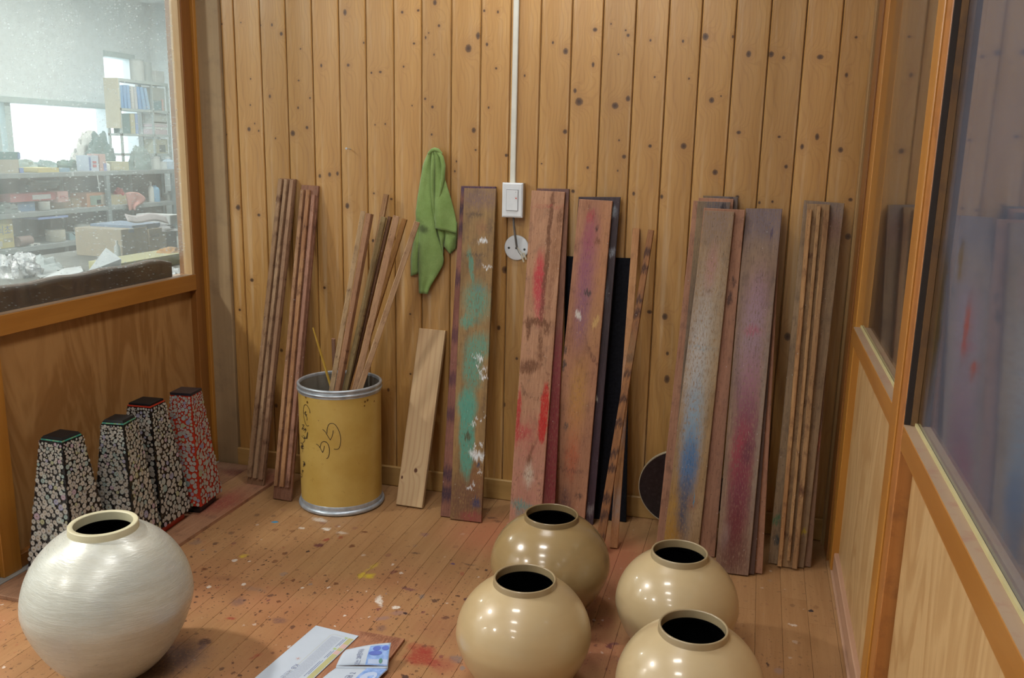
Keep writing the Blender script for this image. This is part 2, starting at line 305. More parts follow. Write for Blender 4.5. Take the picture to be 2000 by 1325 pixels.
def floor_material():
    s = NT('scuffed_floor_planks'); P = s.pos(); x, y, z = s.sep(P); r = s.rnd()
    Q = s.comb(x, y, 0.0)
    off = s.m('MULTIPLY', r, 31.0)
    gr = s.noise(s.comb(s.m('ADD', s.m('MULTIPLY', x, 55), off), s.m('MULTIPLY', y, 3.0), off), 1.0, 4, 0.6, 0.5).outputs[0]
    br = s.noise(s.comb(s.m('ADD', s.m('MULTIPLY', x, 9), off), s.m('MULTIPLY', y, 1.1), off), 1.0, 3).outputs[0]
    f = s.m('ADD', s.m('ADD', s.m('MULTIPLY', gr, 0.5), s.m('MULTIPLY', br, 0.4)), s.m('MULTIPLY', r, 0.05))
    col = s.mix(s.mr(f, 0.35, 0.72), (0.300, 0.158, 0.066), (0.410, 0.238, 0.110))
    big = s.noise(Q, 2.6, 4, 0.6).outputs[0]
    wear = s.m('MULTIPLY', s.mr(y, -0.35, -0.95), s.mr(x, 0.05, -0.35))
    col = s.mix(s.m('MULTIPLY', s.m('MULTIPLY', s.mr(big, 0.40, 0.66), wear), 0.75), col, (0.36, 0.155, 0.075))
    # spatter: three sizes of random drops
    W = s.v('ADD', Q, s.v('SCALE', s.v('SUBTRACT', s.noise(Q, 90.0, 4, 0.7).outputs['Color'], (0.5, 0.5, 0.5)), scale=0.022))
    for sc_, rad, op, cols in ((16.0, 0.19, 0.85, [(0.0, DK), (0.35, BR), (0.6, (0.16, 0.05, 0.05)), (0.8, (0.22, 0.17, 0.15)), (0.93, (0.6, 0.55, 0.5))]), (42.0, 0.24, 0.85, [(0.0, (0.05, 0.02, 0.015)), (0.5, (0.12, 0.05, 0.03)), (0.85, (0.3, 0.1, 0.05)), (0.95, (0.65, 0.6, 0.55))]), (95.0, 0.24, 0.9, [(0.0, (0.04, 0.02, 0.015)), (0.8, (0.12, 0.05, 0.03))])):
        vo = s.n('TexVoronoi', {'Vector': s.v('MULTIPLY', W, (1.0, 0.8, 1)), 'Scale': sc_, 'Randomness': 1.0}, voronoi_dimensions='2D')
        cr, cg, cb = s.sep(vo.outputs['Color'])
        size = s.m('MULTIPLY', s.m('MULTIPLY', cr, cr), rad)
        msk = s.m('MULTIPLY', s.mr(vo.outputs['Distance'], size, s.m('MULTIPLY', size, 0.75)), s.m('GREATER_THAN', cg, 0.22))
        dens = s.m('ADD', 0.38, s.m('MULTIPLY', wear, 0.85), 0, True)
        msk = s.m('MULTIPLY', s.m('MULTIPLY', msk, op), s.m('MULTIPLY', dens, s.mr(big, 0.30, 0.52)))
        col = s.mix(msk, col, s.ramp(cb, cols, 'CONSTANT'))
    # scratches along the strips
    sx = s.noise(s.comb(s.m('MULTIPLY', x, 160), s.m('MULTIPLY', y, 7), 3.0), 1.0, 2, 0.5, 1.5).outputs[0]
    col = s.mix(s.m('MULTIPLY', s.mr(sx, 0.66, 0.72), 0.4), col, (0.20, 0.085, 0.035))
    W2 = s.v('ADD', Q, s.v('SCALE', s.v('SUBTRACT', s.noise(Q, 45.0, 4, 0.65).outputs['Color'], (0.5, 0.5, 0.5)), scale=0.035))
    hole = s.noise(Q, 150.0, 3).outputs[0]
    for c, rr, rot, cl, op, soft in FLOOR_MARKS:
        b = s.blob(W2 if max(rr) > 0.008 else W, c, rr, rot, soft)
        if op < 0.86: b = s.m('MULTIPLY', b, s.mr(hole, 0.32, 0.50, 0.45, 1.0))
        col = s.mix(s.m('MULTIPLY', b, op), col, cl)
    h = s.m('ADD', gr, s.m('MULTIPLY', hole, 0.4))
    return s.pbr(col, s.m('ADD', 0.40, s.m('MULTIPLY', big, 0.16)), 0.4, normal=s.bump(h, 0.12, 0.001))
M_floor = floor_material()
floor = struct(empty('floor'), 'paint-spattered floor of narrow honey-coloured strips', 'floor')
MB().box(-6.2, 2.6, -7.1, 4.7, -0.06, -0.009).build('subfloor', flat('grey_concrete', (0.22, 0.21, 0.19), 0.8), floor)
xs = -1.438 - 0.0720 * 9; rf = random.Random(3); fcache = {}
while xs < 0.31:
    y = 0.0; nxt = -rf.uniform(0.3, 1.2)
    while y > -3.3:
        L = y - max(nxt, -3.3)
        MB().cbox(0.0003, 0.0717, -L + 0.0003, 0, -0.0088, 0.0, 0.0005, 'y').build('floor_plank', M_floor, floor, loc=(xs, y, 0))
        y = max(nxt, -3.3); nxt = y - rf.uniform(0.8, 1.4)
    xs += 0.0720

# ------------------------------------------------------------------ structure: left partition with its window
def pane_material(name, haze, speck, tint, lo, hi, gloss_rough=0.03, smear=None, fwd=0.5, slab_shade=None):
    """dusty glass: mostly see-through, a film of dust that scatters the light that falls on it, and a mirror coat by Fresnel"""
    s = NT(name); P = s.obj(); x, y, z = s.sep(P); Q = s.comb(y, z, 0.0)
    n = s.noise(Q, 3.0, 4, 0.6).outputs[0]; n2 = s.noise(Q, 11.0, 5, 0.65).outputs[0]
    h = s.m('MULTIPLY', s.m('ADD', s.m('MULTIPLY', n, 0.6), s.m('MULTIPLY', n2, 0.4)), haze)
    h = s.m('MULTIPLY', h, s.mr(z, lo[0], hi[0], lo[1], hi[1]))
    if slab_shade: h = s.m('MULTIPLY', h, s.mr(z, slab_shade[0], slab_shade[1], 0.25, 1.0, True))      # thins the haze low down: the slab's shade on the dust, painted in
    vo = s.n('TexVoronoi', {'Vector': Q, 'Scale': 85.0}, voronoi_dimensions='2D'); cr, cg, cb = s.sep(vo.outputs['Color'])
    sp = s.m('MULTIPLY', s.mr(vo.outputs['Distance'], s.m('MULTIPLY', s.m('POWER', cr, 3.0), 0.34), 0.0), s.mr(n, 0.35, 0.6))
    fac = s.m('ADD', h, s.m('MULTIPLY', sp, speck), 0, True)
    dustc = tint
    if smear:
        for c, r, cl, op in smear:
            b = s.blob(s.v('ADD', Q, s.v('SCALE', s.v('SUBTRACT', s.noise(Q, 25.0, 3).outputs['Color'], (0.5, 0.5, 0.5)), scale=0.05)), c, r, 0, 0.6)
            dustc = s.mix(b, dustc, cl); fac = s.m('MAXIMUM', fac, s.m('MULTIPLY', b, op))
    tr = s.n('BsdfTransparent', {0: (0.93, 0.96, 0.95, 1)}).outputs[0]
    d1 = s.n('BsdfDiffuse', {0: dustc}).outputs[0]; d2 = s.n('BsdfTranslucent', {0: dustc}).outputs[0]
    du = s.n('MixShader', {0: fwd, 1: d1, 2: d2}).outputs[0]
    body = s.n('MixShader', {0: fac, 1: tr, 2: du}).outputs[0]
    ge = s.n('NewGeometry'); co = s.m('ABSOLUTE', s.v('DOT_PRODUCT', ge.outputs['Normal'], ge.outputs['Incoming']))
    fr = s.m('ADD', 0.04, s.m('MULTIPLY', s.m('POWER', s.m('SUBTRACT', 1.0, co), 5.0), 0.96))   # Schlick, the same on both faces of the pane
    gl = s.n('BsdfGlossy', {'Color': (1, 1, 1, 1), 'Roughness': gloss_rough}).outputs[0]
    s.t.links.new(s.n('MixShader', {0: fr, 1: body, 2: gl}).outputs[0], s.out.inputs[0]); return s.mat

wl = struct(empty('wall_left'), 'left partition of orange timber frame and plywood under a dusty window', 'wall')
M_ply_l = plywood('brown_plywood', (0.27, 0.125, 0.036), (0.40, 0.215, 0.078))
MB().cbox(-2.14, -2.050, -0.035, 0.0, 0.0, CEIL, 0.002, 'z').build('jamb', M_frame, wl)
MB().cbox(-2.13, -2.062, -0.090, -0.036, 0.012, CEIL, 0.002, 'z').build('stile', M_frame_dark, wl)
MB().cbox(-2.13, -2.062, -1.085, -1.018, 0.012, CEIL, 0.002, 'z').build('stile', M_frame, wl)
MB().cbox(-2.13, -2.075, -1.20, -1.086, 0.012, CEIL, 0.002, 'z').build('stile', M_frame_dark, wl)
MB().cbox(-2.13, -2.06, -1.018, -0.090, 0.7255, 0.786, 0.002, 'y').build('sill_rail', M_frame_h, wl)
MB().box(-2.092, -2.062, -1.018, -0.090, 0.7862, 0.7875).build('sill_ledge', M_ledge, wl)
MB().box(-2.10, -2.088, -1.018, -0.090, 0.02, 0.7255).build('plywood_panel', M_ply_l, wl)
MB().cbox(-2.13, -2.066, -1.018, -0.090, 0.012, 0.055, 0.002, 'y').build('bottom_rail', M_frame_dark, wl)
MB().cbox(-2.14, -2.048, -2.2, 0.0, 0.0, 0.011, 0.002, 'y').build('floor_track', flat('grey_track', (0.33, 0.32, 0.30), 0.5), wl)
for a, b, c, d in ((-1.018, -1.004, 0.7875, CEIL), (-0.104, -0.090, 0.7875, CEIL)):
    MB().box(-2.10, -2.066, a, b, c, d).build('glazing_bead', plain_wood('pale_bead', (0.42, 0.26, 0.12), (0.55, 0.38, 0.2), 'z'), wl)
M_pane_l = pane_material('dusty_window_glass', 0.36, 0.6, (0.78, 0.88, 0.90), (0.8, 0.75), (1.5, 1.1), fwd=0.62, slab_shade=(0.84, 0.89))
w1 = struct(empty('window_1'), 'dusty window pane in the left partition looking into the workshop', 'window')
MB().box(-2.094, -2.090, -1.006, -0.102, 0.788, CEIL).build('glass_pane', M_pane_l, w1)

# ------------------------------------------------------------------ structure: right sliding panels with hazy glass
M_ply_r = plywood('pale_plywood', (0.40, 0.235, 0.095), (0.53, 0.35, 0.165))
M_strip = plain_wood('rubbed_floor_rail', (0.36, 0.20, 0.125), (0.46, 0.28, 0.18), 'y', 0.5, 0.6)
def pane_r(name, smear, haze, tint): return pane_material(name, haze, 0.12, tint, (0.8, 1.0), (1.6, 1.0), 0.035, smear)
M_pane_r1 = pane_r('smoky_glass', [], 0.22, (0.26, 0.25, 0.27))
M_pane_r2 = pane_r('hazy_blue_glass', [((-1.55, 1.03), (0.018, 0.045), (0.45, 0.06, 0.02), 0.6), ((-1.33, 1.0), (0.03, 0.12), (0.20, 0.14, 0.05), 0.4), ((-1.45, 1.12), (0.015, 0.03), (0.25, 0.17, 0.04), 0.4), ((-1.62, 0.98), (0.015, 0.012), (0.45, 0.06, 0.03), 0.5), ((-1.275, 0.95), (0.03, 0.6), (0.16, 0.09, 0.035), 0.4)], 0.60, (0.33, 0.37, 0.50))
struct(MB().cbox(0.283, 0.36, -0.055, 0.004, 0.0, CEIL, 0.002, 'z').build('trim_2', plain_wood('shaded_batten', (0.24, 0.135, 0.05), (0.33, 0.20, 0.08), 'z', .4, .6)), 'dull narrow jamb in the right corner of the plank wall', 'trim')  # batten darker than the planks, corner shade put into its colour
struct(MB().cbox(0.291, 0.36, -0.17, -0.055, 0.0, CEIL, 0.002, 'z').build('trim_3', M_frame_dark), 'brown timber post between the plank wall and the first right panel', 'trim')
def panel(name, y0, y1, stiles, mpane, label):
    d = struct(empty(name), label, 'panel')
    for i, (a, b, xf, mt) in enumerate(stiles): MB().cbox(xf, 0.345, a, b, 0.012, CEIL, 0.002, 'z').build('stile', mt, d)
    MB().cbox(0.290, 0.345, y0, y1, 0.737, 0.787, 0.002, 'y').build('rail', M_frame_h, d)
    MB().box(0.2902, 0.3125, y0, y1, 0.7873, 0.7885).build('ledge', M_ledge, d)
    MB().box(0.309, 0.313, y0, y1, 0.7886, 0.7945).build('glazing_bead', flat('yellowed_bead', (0.46, 0.40, 0.20), 0.5), d)
    MB().box(0.316, 0.326, y0, y1, 0.03, 0.737).build('plywood_panel', M_ply_r, d)
    MB().cbox(0.303, 0.345, y0, y1, 0.012, 0.070, 0.003, 'y').build('bottom_rail', M_strip, d)
    MB().box(0.3135, 0.3175, y0, y1, 0.7886, CEIL).build('glass_pane', mpane, d)
    return d
M_frame2 = plain_wood('scuffed_orange_timber', (0.27, 0.095, 0.02), (0.42, 0.17, 0.045), 'z', 0.35, 0.7, ((0.08, 0.03, 0.02), 0.5))
panel('door_1', -1.128, -0.262, [(-0.262, -0.170, 0.296, M_frame), (-1.200, -1.128, 0.286, M_frame), (-1.256, -1.2003, 0.290, M_frame2)], M_pane_r1, 'far right sliding panel with smoky glass above pale plywood')
panel('door_2', -2.9, -1.264, [], M_pane_r2, 'near right sliding panel with bluish hazy glass above pale plywood')
MB().box(0.2915, 0.3020, -1.2635, -1.2563, 0.789, CEIL).build('black_edge_strip', flat('black_edge_strip', (0.018, 0.010, 0.007), 0.7), bpy.data.objects['door_2'])  # near-black strip on the post's end face, above the rail
MB().box(0.3022, 0.3130, -1.2685, -1.2563, 0.789, CEIL).build('stained_bead', plain_wood('stained_bead_wood', (0.12, 0.055, 0.018), (0.26, 0.14, 0.05), 'z', .5, .7, ((0.03, 0.02, 0.02), .6)), bpy.data.objects['door_2'])
struct(MB().cbox(0.298, 0.37, -3.3, 0.0, 0.0, 0.0115, 0.002, 'y').build('baseboard_right', M_strip), 'rubbed wooden floor track under the right panels', 'baseboard')

# ------------------------------------------------------------------ structure: the workshop shell around the booth
struct(MB().box(-6.1, 2.6, -7.1, 4.7, CEIL, CEIL + 0.08).build('ceiling', M_white), 'white ceiling over booth and workshop', 'ceiling')
FX = -5.75
def far(px, py): return at_x(px, py, FX)
wf = struct(empty('wall_far'), 'white far wall of the workshop with bright windows', 'wall')
ya, yb = far(-25, 250).y, far(211, 250).y; yc, yd = far(200, 130).y + 0.02, 4.35
z1a, z1b = 1.05, far(120, 203).z; z2a, z2b = 1.05, far(260, 114).z
ya -= 2.6
for a, b, c, d in ((-7.1, ya, 0, CEIL), (ya, yb, 0, z1a), (ya, yb, z1b, CEIL), (yb, yc, 0, CEIL), (yc, yd, 0, z2a), (yc, yd, z2b, CEIL), (yd, 4.7, 0, CEIL)):
    if b > a: MB().box(FX - 0.12, FX, a, b, c, d).build('wall_section', M_white, wf)
for nm, a, b, c, d, mull in (('window_2', ya, yb, z1a, z1b, [far(23, 250).y, far(0, 250).y, far(-60, 250).y]), ('window_3', yc, yd, z2a, z2b, [far(272, 130).y, far(298, 130).y])):
    w = struct(empty(nm), 'overexposed daylight window of the workshop, %s' % ('low and wide' if nm == 'window_2' else 'taller, behind the book rack'), 'window')
    for k in mull: MB().cbox(FX - 0.10, FX - 0.02, k - 0.03, k + 0.03, c, d, 0.004, 'z').build('mullion', flat('pale_window_frame', (0.45, 0.55, 0.55), 0.5), w)
    MB().cbox(FX - 0.10, FX + 0.02, a, b, d - 0.02, d + 0.03, 0.004, 'y').build('head_rail', flat('pale_window_frame', (0.45, 0.55, 0.55), 0.5), w)
    MB().cbox(FX - 0.10, FX + 0.05, a, b, c - 0.03, c + 0.01, 0.004, 'y').build('sill', M_white, w)
    portal((FX + 0.06, (a + b) / 2, (c + d) / 2), b - a, d - c)
struct(MB().box(-6.1, 2.6, 4.6, 4.7, 0, CEIL).build('wall_end', M_white), 'white end wall of the workshop', 'wall')
struct(MB().box(-6.1, 2.6, -7.2, -7.1, 0, CEIL).build('wall_front', M_white), 'white wall behind the camera', 'wall')
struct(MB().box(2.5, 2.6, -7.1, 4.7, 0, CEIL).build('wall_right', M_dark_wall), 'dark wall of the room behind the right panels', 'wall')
struct(MB().box(0.36, 2.5, 0.0, 0.08, 0, CEIL).build('wall_side', M_dark_wall), 'added unseen dark wall that blocks workshop light behind the right panels', 'wall')  # unseen wall, added to keep workshop light out of the room behind the panes
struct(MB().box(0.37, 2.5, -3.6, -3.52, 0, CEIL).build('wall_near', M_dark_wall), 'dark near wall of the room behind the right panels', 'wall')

# ------------------------------------------------------------------ painted, worn boards
RED = (0.40, 0.02, 0.022); WHT = (0.70, 0.74, 0.78); BLK = (0.018, 0.013, 0.02); TEAL = (0.075, 0.27, 0.20); PINK = (0.42, 0.05, 0.075)
def board_mat(name, w, L, c1, c2, paints=(), rough=0.55, speck=0.5, dirt=((0.05, 0.03, 0.03), 0.4), spec=0.35, holes=0.0):
    """old board: grain along its length, blotches, then daubs of paint at (u, v) fractions of its width and length"""
    s = NT(name); P = s.obj(); x, y, z = s.sep(P)
    off = random.uniform(0, 50)
    Q = s.comb(x, z, 0.0)
    c1 = (c1[0] * .80, c1[1] * .76, c1[2] * .66); c2 = (c2[0] * .92, c2[1] * .88, c2[2] * .78)
    g = s.noise(s.comb(s.m('ADD', s.m('MULTIPLY', x, 140), off), s.m('MULTIPLY', z, 6.0), s.m('MULTIPLY', y, 90)), 1.0, 4, 0.6, 0.4).outputs[0]
    b = s.noise(s.comb(s.m('ADD', s.m('MULTIPLY', x, 22), off), s.m('MULTIPLY', z, 4.0), y), 1.0, 5, 0.62).outputs[0]
    col = s.mix(s.mr(s.m('ADD', s.m('MULTIPLY', g, 0.45), s.m('MULTIPLY', b, 0.6)), 0.36, 0.70), c1, c2)
    W = s.v('ADD', Q, s.v('SCALE', s.v('SUBTRACT', s.noise(s.comb(s.m('ADD', s.m('MULTIPLY', x, 60), off), s.m('MULTIPLY', z, 26), 0.0), 1.0, 4, 0.65).outputs['Color'], (0.5, 0.5, 0.5)), scale=0.022))
    W = s.v('ADD', W, s.v('MULTIPLY', s.v('SUBTRACT', s.noise(s.comb(s.m('ADD', s.m('MULTIPLY', x, 240), off), s.m('MULTIPLY', z, 11), 3.0), 1.0, 4, 0.65).outputs['Color'], (0.5, 0.5, 0.5)), (0.014, 0.07, 0)))
    brk = s.noise(s.comb(s.m('ADD', s.m('MULTIPLY', x, 260), off), s.m('MULTIPLY', z, 70), 0.0), 1.0, 4, 0.65).outputs[0]
    d = s.noise(s.comb(s.m('ADD', s.m('MULTIPLY', x, 30), off + 9), s.m('MULTIPLY', z, 18), y), 1.0, 5, 0.68).outputs[0]
    col = s.mix(s.m('MULTIPLY', s.mr(d, 0.52, 0.70), dirt[1]), col, dirt[0])
    for (u, v, ru, rv, rot, cl, op, soft) in paints:
        m_ = s.blob(W, (u * w, v * L), (ru * w, rv * L), rot, soft)
        m_ = s.m('MULTIPLY', m_, s.mr(brk, 0.36, 0.51, 0.10 if op < 0.9 else 0.45, 1.0))
        col = s.mix(s.m('MULTIPLY', m_, op), col, cl)
    vo = s.n('TexVoronoi', {'Vector': s.comb(s.m('ADD', x, off), s.m('MULTIPLY', z, 0.6), 0.0), 'Scale': 120.0}, voronoi_dimensions='2D'); cr, cg, cb = s.sep(vo.outputs['Color'])
    m_ = s.m('MULTIPLY', s.mr(vo.outputs['Distance'], s.m('MULTIPLY', s.m('MULTIPLY', cr, cr), 0.22), 0.0), s.m('GREATER_THAN', cg, 1 - 0.45 * speck))
    col = s.mix(s.m('MULTIPLY', m_, 0.85), col, s.ramp(cb, [(0, (0.03, 0.018, 0.015)), (0.72, (0.10, 0.04, 0.03)), (0.86, (0.55, 0.52, 0.50))], 'CONSTANT'))
    gr2 = s.noise(s.comb(s.m('ADD', s.m('MULTIPLY', x, 330), off), s.m('MULTIPLY', z, 24), s.m('MULTIPLY', y, 50)), 1.0, 5, 0.7).outputs[0]
    col = s.mix(s.mr(gr2, 0.47, 0.30, 0, 0.75), col, s.v('MULTIPLY', col, (0.42, 0.38, 0.36)))
    col = s.mix(s.mr(gr2, 0.60, 0.74, 0, 0.16), col, s.mix(0.5, col, (0.62, 0.55, 0.47)))
    h = s.m('ADD', s.m('MULTIPLY', gr2, 0.6), s.m('MULTIPLY', brk, 0.5))
    return s.pbr(col, s.m('ADD', rough, s.m('MULTIPLY', b, 0.2)), spec, normal=s.bump(h, 0.35, 0.0012))

class Plane:
    """the plane a leaning board's face lies in: it meets the floor along BL-BR and the wall side along TL-TR"""
    def __init__(s, TL, TR, BL, BR, ytop, zb=0.0):
        s.bl, s.br = at_floor(*BL, z=zb), at_floor(*BR, z=zb); s.tl, s.tr = at_wall(*TL, y=ytop), at_wall(*TR, y=ytop)
        up = ((s.tl + s.tr) - (s.bl + s.br)).normalized(); rt = (s.br - s.bl) + (s.tr - s.tl)
        s.n = up.cross(rt).normalized()
        if s.n.y > 0: s.n = -s.n                       # faces the room
        s.p = (s.bl + s.br + s.tl + s.tr) / 4
    def back(s, d):
        q = Plane.__new__(Plane); q.n = s.n; q.p = s.p - s.n * d; return q

def lean(name, pl, TL, TR, BL, BR, t, mats, label, cat, group=None, extra=None, ch=0.0015, gapz=0.001, cutfloor=True):
    """a board with its front face in plane pl; corners given where they are seen; its foot rests on the floor"""
    c = [at_plane(*q, pl.p, pl.n) for q in (BL, BR, TR, TL)]
    n = pl.n
    if cutfloor:
        low = gapz + max(0.0, t * n.z)             # the lower back edge touches the floor
        for i, j in ((0, 3), (1, 2)):
            dirv = (c[i] - c[j]).normalized(); c[i] = c[j] + dirv * ((low - c[j].z) / dirv.z)
    up = ((c[2] + c[3]) - (c[0] + c[1])); L = up.length / 2; up.normalize()
    rt = ((c[1] - c[0]) + (c[2] - c[3])); w = rt.length / 2; rt = (rt - up * rt.dot(up)).normalized()
    dep = up.cross(rt); dep = dep if dep.dot(n) < 0 else -dep
    M = Matrix((( rt.x, dep.x, up.x, c[0].x), (rt.y, dep.y, up.y, c[0].y), (rt.z, dep.z, up.z, c[0].z), (0, 0, 0, 1)))
    Mi = M.inverted(); l = [Mi @ q for q in c]
    mb = MB(); k = ch
    F = [Vector((q.x, 0, q.z)) for q in l]
    def inset(e): return [(F[0].x + e, F[0].z + e), (F[1].x - e, F[1].z + e), (F[2].x - e, F[2].z - e), (F[3].x + e, F[3].z - e)]
    mb.loft([[(a, 0.0, b) for a, b in inset(k)], [(a, k, b) for a, b in inset(0)], [(a, t - k, b) for a, b in inset(0)], [(a, t, b) for a, b in inset(k)]], True)
    mat = mats(w, L) if callable(mats) else mats
    if extra is None:
        o = mb.build(name, mat); o.matrix_world = M; tag(o, label, cat, group); return o
    root = empty(name); root.matrix_world = M; tag(root, label, cat, group)
    mb.build('base_board', mat, root)
    extra(root, w, L, F); return root

def ridges(spec_, mats, h=0.011):
    def f(root, w, L, F):
        for (u0, u1, a, b), m_ in zip(spec_, mats):
            # a slat glued along the board from fraction a to b of its length
            def X(u, v):
                x0 = F[0].x + (F[3].x - F[0].x) * v; x1 = F[1].x + (F[2].x - F[1].x) * v; return x0 + (x1 - x0) * u
            z0 = F[0].z + (F[3].z - F[0].z) * a + 0.003; z1 = F[0].z + (F[3].z - F[0].z) * b - 0.003; e = 0.0012
            ring = lambda z, v: [(X(u0, v), -0.0002, z), (X(u0, v), -h + e, z), (X(u0, v) + e, -h, z), (X(u1, v) - e, -h, z), (X(u1, v), -h + e, z), (X(u1, v), -0.0002, z)]
            MB().loft([ring(z0, a), ring((z0 + z1) / 2, (a + b) / 2), ring(z1, b)], True).build('slat', m_(w, L) if callable(m_) else m_, root)
    return f

brown1, brown2 = (0.20, 0.105, 0.062), (0.33, 0.19, 0.12)
def strip_mat(nm, c1, c2, op=0.75): return lambda w, L: board_mat(nm, w, L, c1, c2, [(random.uniform(.0, 1), random.uniform(.03, .97), random.uniform(.15, .4), random.uniform(.003, .014), random.uniform(-20, 20), (0.085, 0.032, 0.016), op * random.uniform(.5, 1), .7) for _ in range(9)], 0.6, 1.0, ((0.10, 0.04, 0.022), 0.65))
# two grooved strips at the left
TL, TR, BL, BR = (546, 348), (577, 350), (482, 950), (513.5, 957)
pl = Plane(TL, TR, BL, BR, -0.014)
lean('grooved_board', pl, TL, TR, BL, BR, 0.012, strip_mat('brown_strip', brown1, brown2), 'narrow brown board with three lengthwise slats, leaning leftmost against the wall', 'board', 'grooved strips left of the drum',
     ridges([(.02, .27, .03, 1), (.40, .60, .03, 1), (.76, .98, .03, 1)], [strip_mat('worn_slat', (0.28, 0.165, 0.095), (0.40, 0.26, 0.165)), strip_mat('worn_slat', (0.31, 0.19, 0.12), (0.45, 0.31, 0.205)), strip_mat('worn_slat', (0.28, 0.16, 0.10), (0.40, 0.25, 0.17))]))
TL, TR, BL, BR = (588.5, 361), (622, 363), (532.5, 976), (567.5, 982)
pl = Plane(TL, TR, BL, BR, -0.014)
lean('grooved_board', pl, TL, TR, BL, BR, 0.012, strip_mat('reddish_strip', (0.20, 0.09, 0.058), (0.31, 0.155, 0.105)), 'narrow reddish-brown slatted board leaning just left of the yellow drum', 'board', 'grooved strips left of the drum',
     ridges([(.06, .25, .04, .985), (.38, .60, .04, .985), (.72, .92, .04, .97)], [strip_mat('stained_slat', (0.30, 0.15, 0.08), (0.42, 0.25, 0.145)), strip_mat('stained_slat', (0.30, 0.13, 0.06), (0.44, 0.25, 0.13)), strip_mat('stained_slat', (0.26, 0.12, 0.09), (0.40, 0.22, 0.16))]))
# the short clean plank
TL, TR, BL, BR = (818.5, 641), (870, 646), (772.5, 988.8), (823.7, 997)
pl = Plane(TL, TR, BL, BR, -0.019)
def clean(w, L):
    s = NT('fresh_cedar'); P = s.obj(); x, y, z = s.sep(P)
    wob = s.noise(s.comb(s.m('MULTIPLY', x, 6), s.m('MULTIPLY', z, 1.2), 0), 1.0, 2).outputs[0]
    k1 = s.v('LENGTH', s.v('MULTIPLY', s.v('SUBTRACT', s.comb(x, z, 0), (0.58 * w, 0.205 * L, 0)), (1 / 0.0062, 1 / 0.008, 0)))
    k2 = s.v('LENGTH', s.v('MULTIPLY', s.v('SUBTRACT', s.comb(x, z, 0), (0.10 * w, 0.155 * L, 0)), (1 / 0.0035, 1 / 0.006, 0)))
    dk = s.m('MINIMUM', k1, k2); ex = s.m('EXPONENT', s.m('MULTIPLY', dk, -0.5))
    band = s.m('SINE', s.m('ADD', s.m('ADD', s.m('MULTIPLY', x, 330), s.m('MULTIPLY', wob, 16)), s.m('MULTIPLY', ex, 14)))
    fine = s.noise(s.comb(s.m('MULTIPLY', x, 500), s.m('MULTIPLY', z, 7), y), 1.0, 3).outputs[0]
    col = s.mix(s.mr(wob, 0.35, 0.65), (0.56, 0.41, 0.235), (0.43, 0.265, 0.135))
    col = s.mix(s.m('MULTIPLY', s.mr(band, 0.1, 1), 0.35), col, (0.36, 0.20, 0.10))
    col = s.mix(s.m('MULTIPLY', s.mr(fine, 0.5, 0.8), 0.3), col, (0.34, 0.20, 0.11))
    col = s.mix(s.mr(dk, 1.3, 0.8), col, (0.10, 0.04, 0.02))
    return s.pbr(col, 0.6, 0.3, normal=s.bump(fine, 0.2, 0.001))
lean('short_plank', pl, TL, TR, BL, BR, 0.018, clean, 'short clean pale plank with one dark knot, right of the yellow drum', 'board')

# boards with green paint
TL, TR, BL, BR = (906.6, 367.4), (969, 368.6), (878.8, 1017), (940, 1023)
pl = Plane(TL, TR, BL, BR, -0.034)
spl = []
rr = random.Random(5)
for _ in range(26):
    v = rr.choice([.21, .22, .18, .3, .42, .47, .5, .12, .2]) + rr.uniform(-.03, .03); spl.append((rr.uniform(.55, .98), v, rr.uniform(.02, .10), rr.uniform(.0015, .004), rr.uniform(-40, 25), WHT, .95, .4))
def green(w, L): return board_mat('green_painted_board', w, L, (0.20, 0.115, 0.045), (0.345, 0.215, 0.085),
    [(.5, .05, .7, .08, 0, (0.13, 0.05, 0.028), .8, .6), (.75, .13, .3, .05, 0, (0.20, 0.07, 0.02), .6, .6), (.5, .97, .6, .03, 0, (0.14, 0.08, 0.10), .6, .8),
     (.42, .26, .24, .13, 2, TEAL, .97, .25), (.40, .35, .30, .05, 0, TEAL, .9, .35), (.50, .45, .28, .05, 12, TEAL, .8, .5), (.62, .52, .36, .045, -15, TEAL, .8, .5), (.55, .66, .38, .055, 8, TEAL, .75, .55), (.32, .77, .08, .05, 10, TEAL, .85, .4), (.28, .60, .22, .02, 0, TEAL, .8, .5),
     (.75, .20, .2, .012, -8, WHT, .95, .6), (.66, .84, .14, .006, 8, WHT, .9, .4), (.84, .765, .16, .003, 2, WHT, .9, .4), (.62, .70, .2, .006, 5, (0.09, 0.19, 0.18), .7, .6), (.45, .255, .10, .012, 0, (0.06, 0.05, 0.02), .9, .4), (.82, .17, .05, .006, 0, (0.03, 0.045, 0.10), .9, .4), (.80, .055, .12, .014, 0, (0.03, 0.03, 0.09), .9, .5), (.7, .01, .4, .018, 0, (0.30, 0.04, 0.045), .6, .6),
     (.35, .92, .25, .006, 0, BLK, .6, .5), (.6, .88, .15, .02, 0, (0.28, 0.10, 0.05), .4, .8), (.45, .80, .35, .003, 0, BLK, .6, .5), (.55, .78, .1, .02, 0, (0.05, 0.04, 0.05), .5, .6)] + spl, 0.5, 0.8, spec=0.5)
lean('painted_board', pl, TL, TR, BL, BR, 0.014, green, 'tall brown board smeared with sea-green paint and white splashes', 'board')
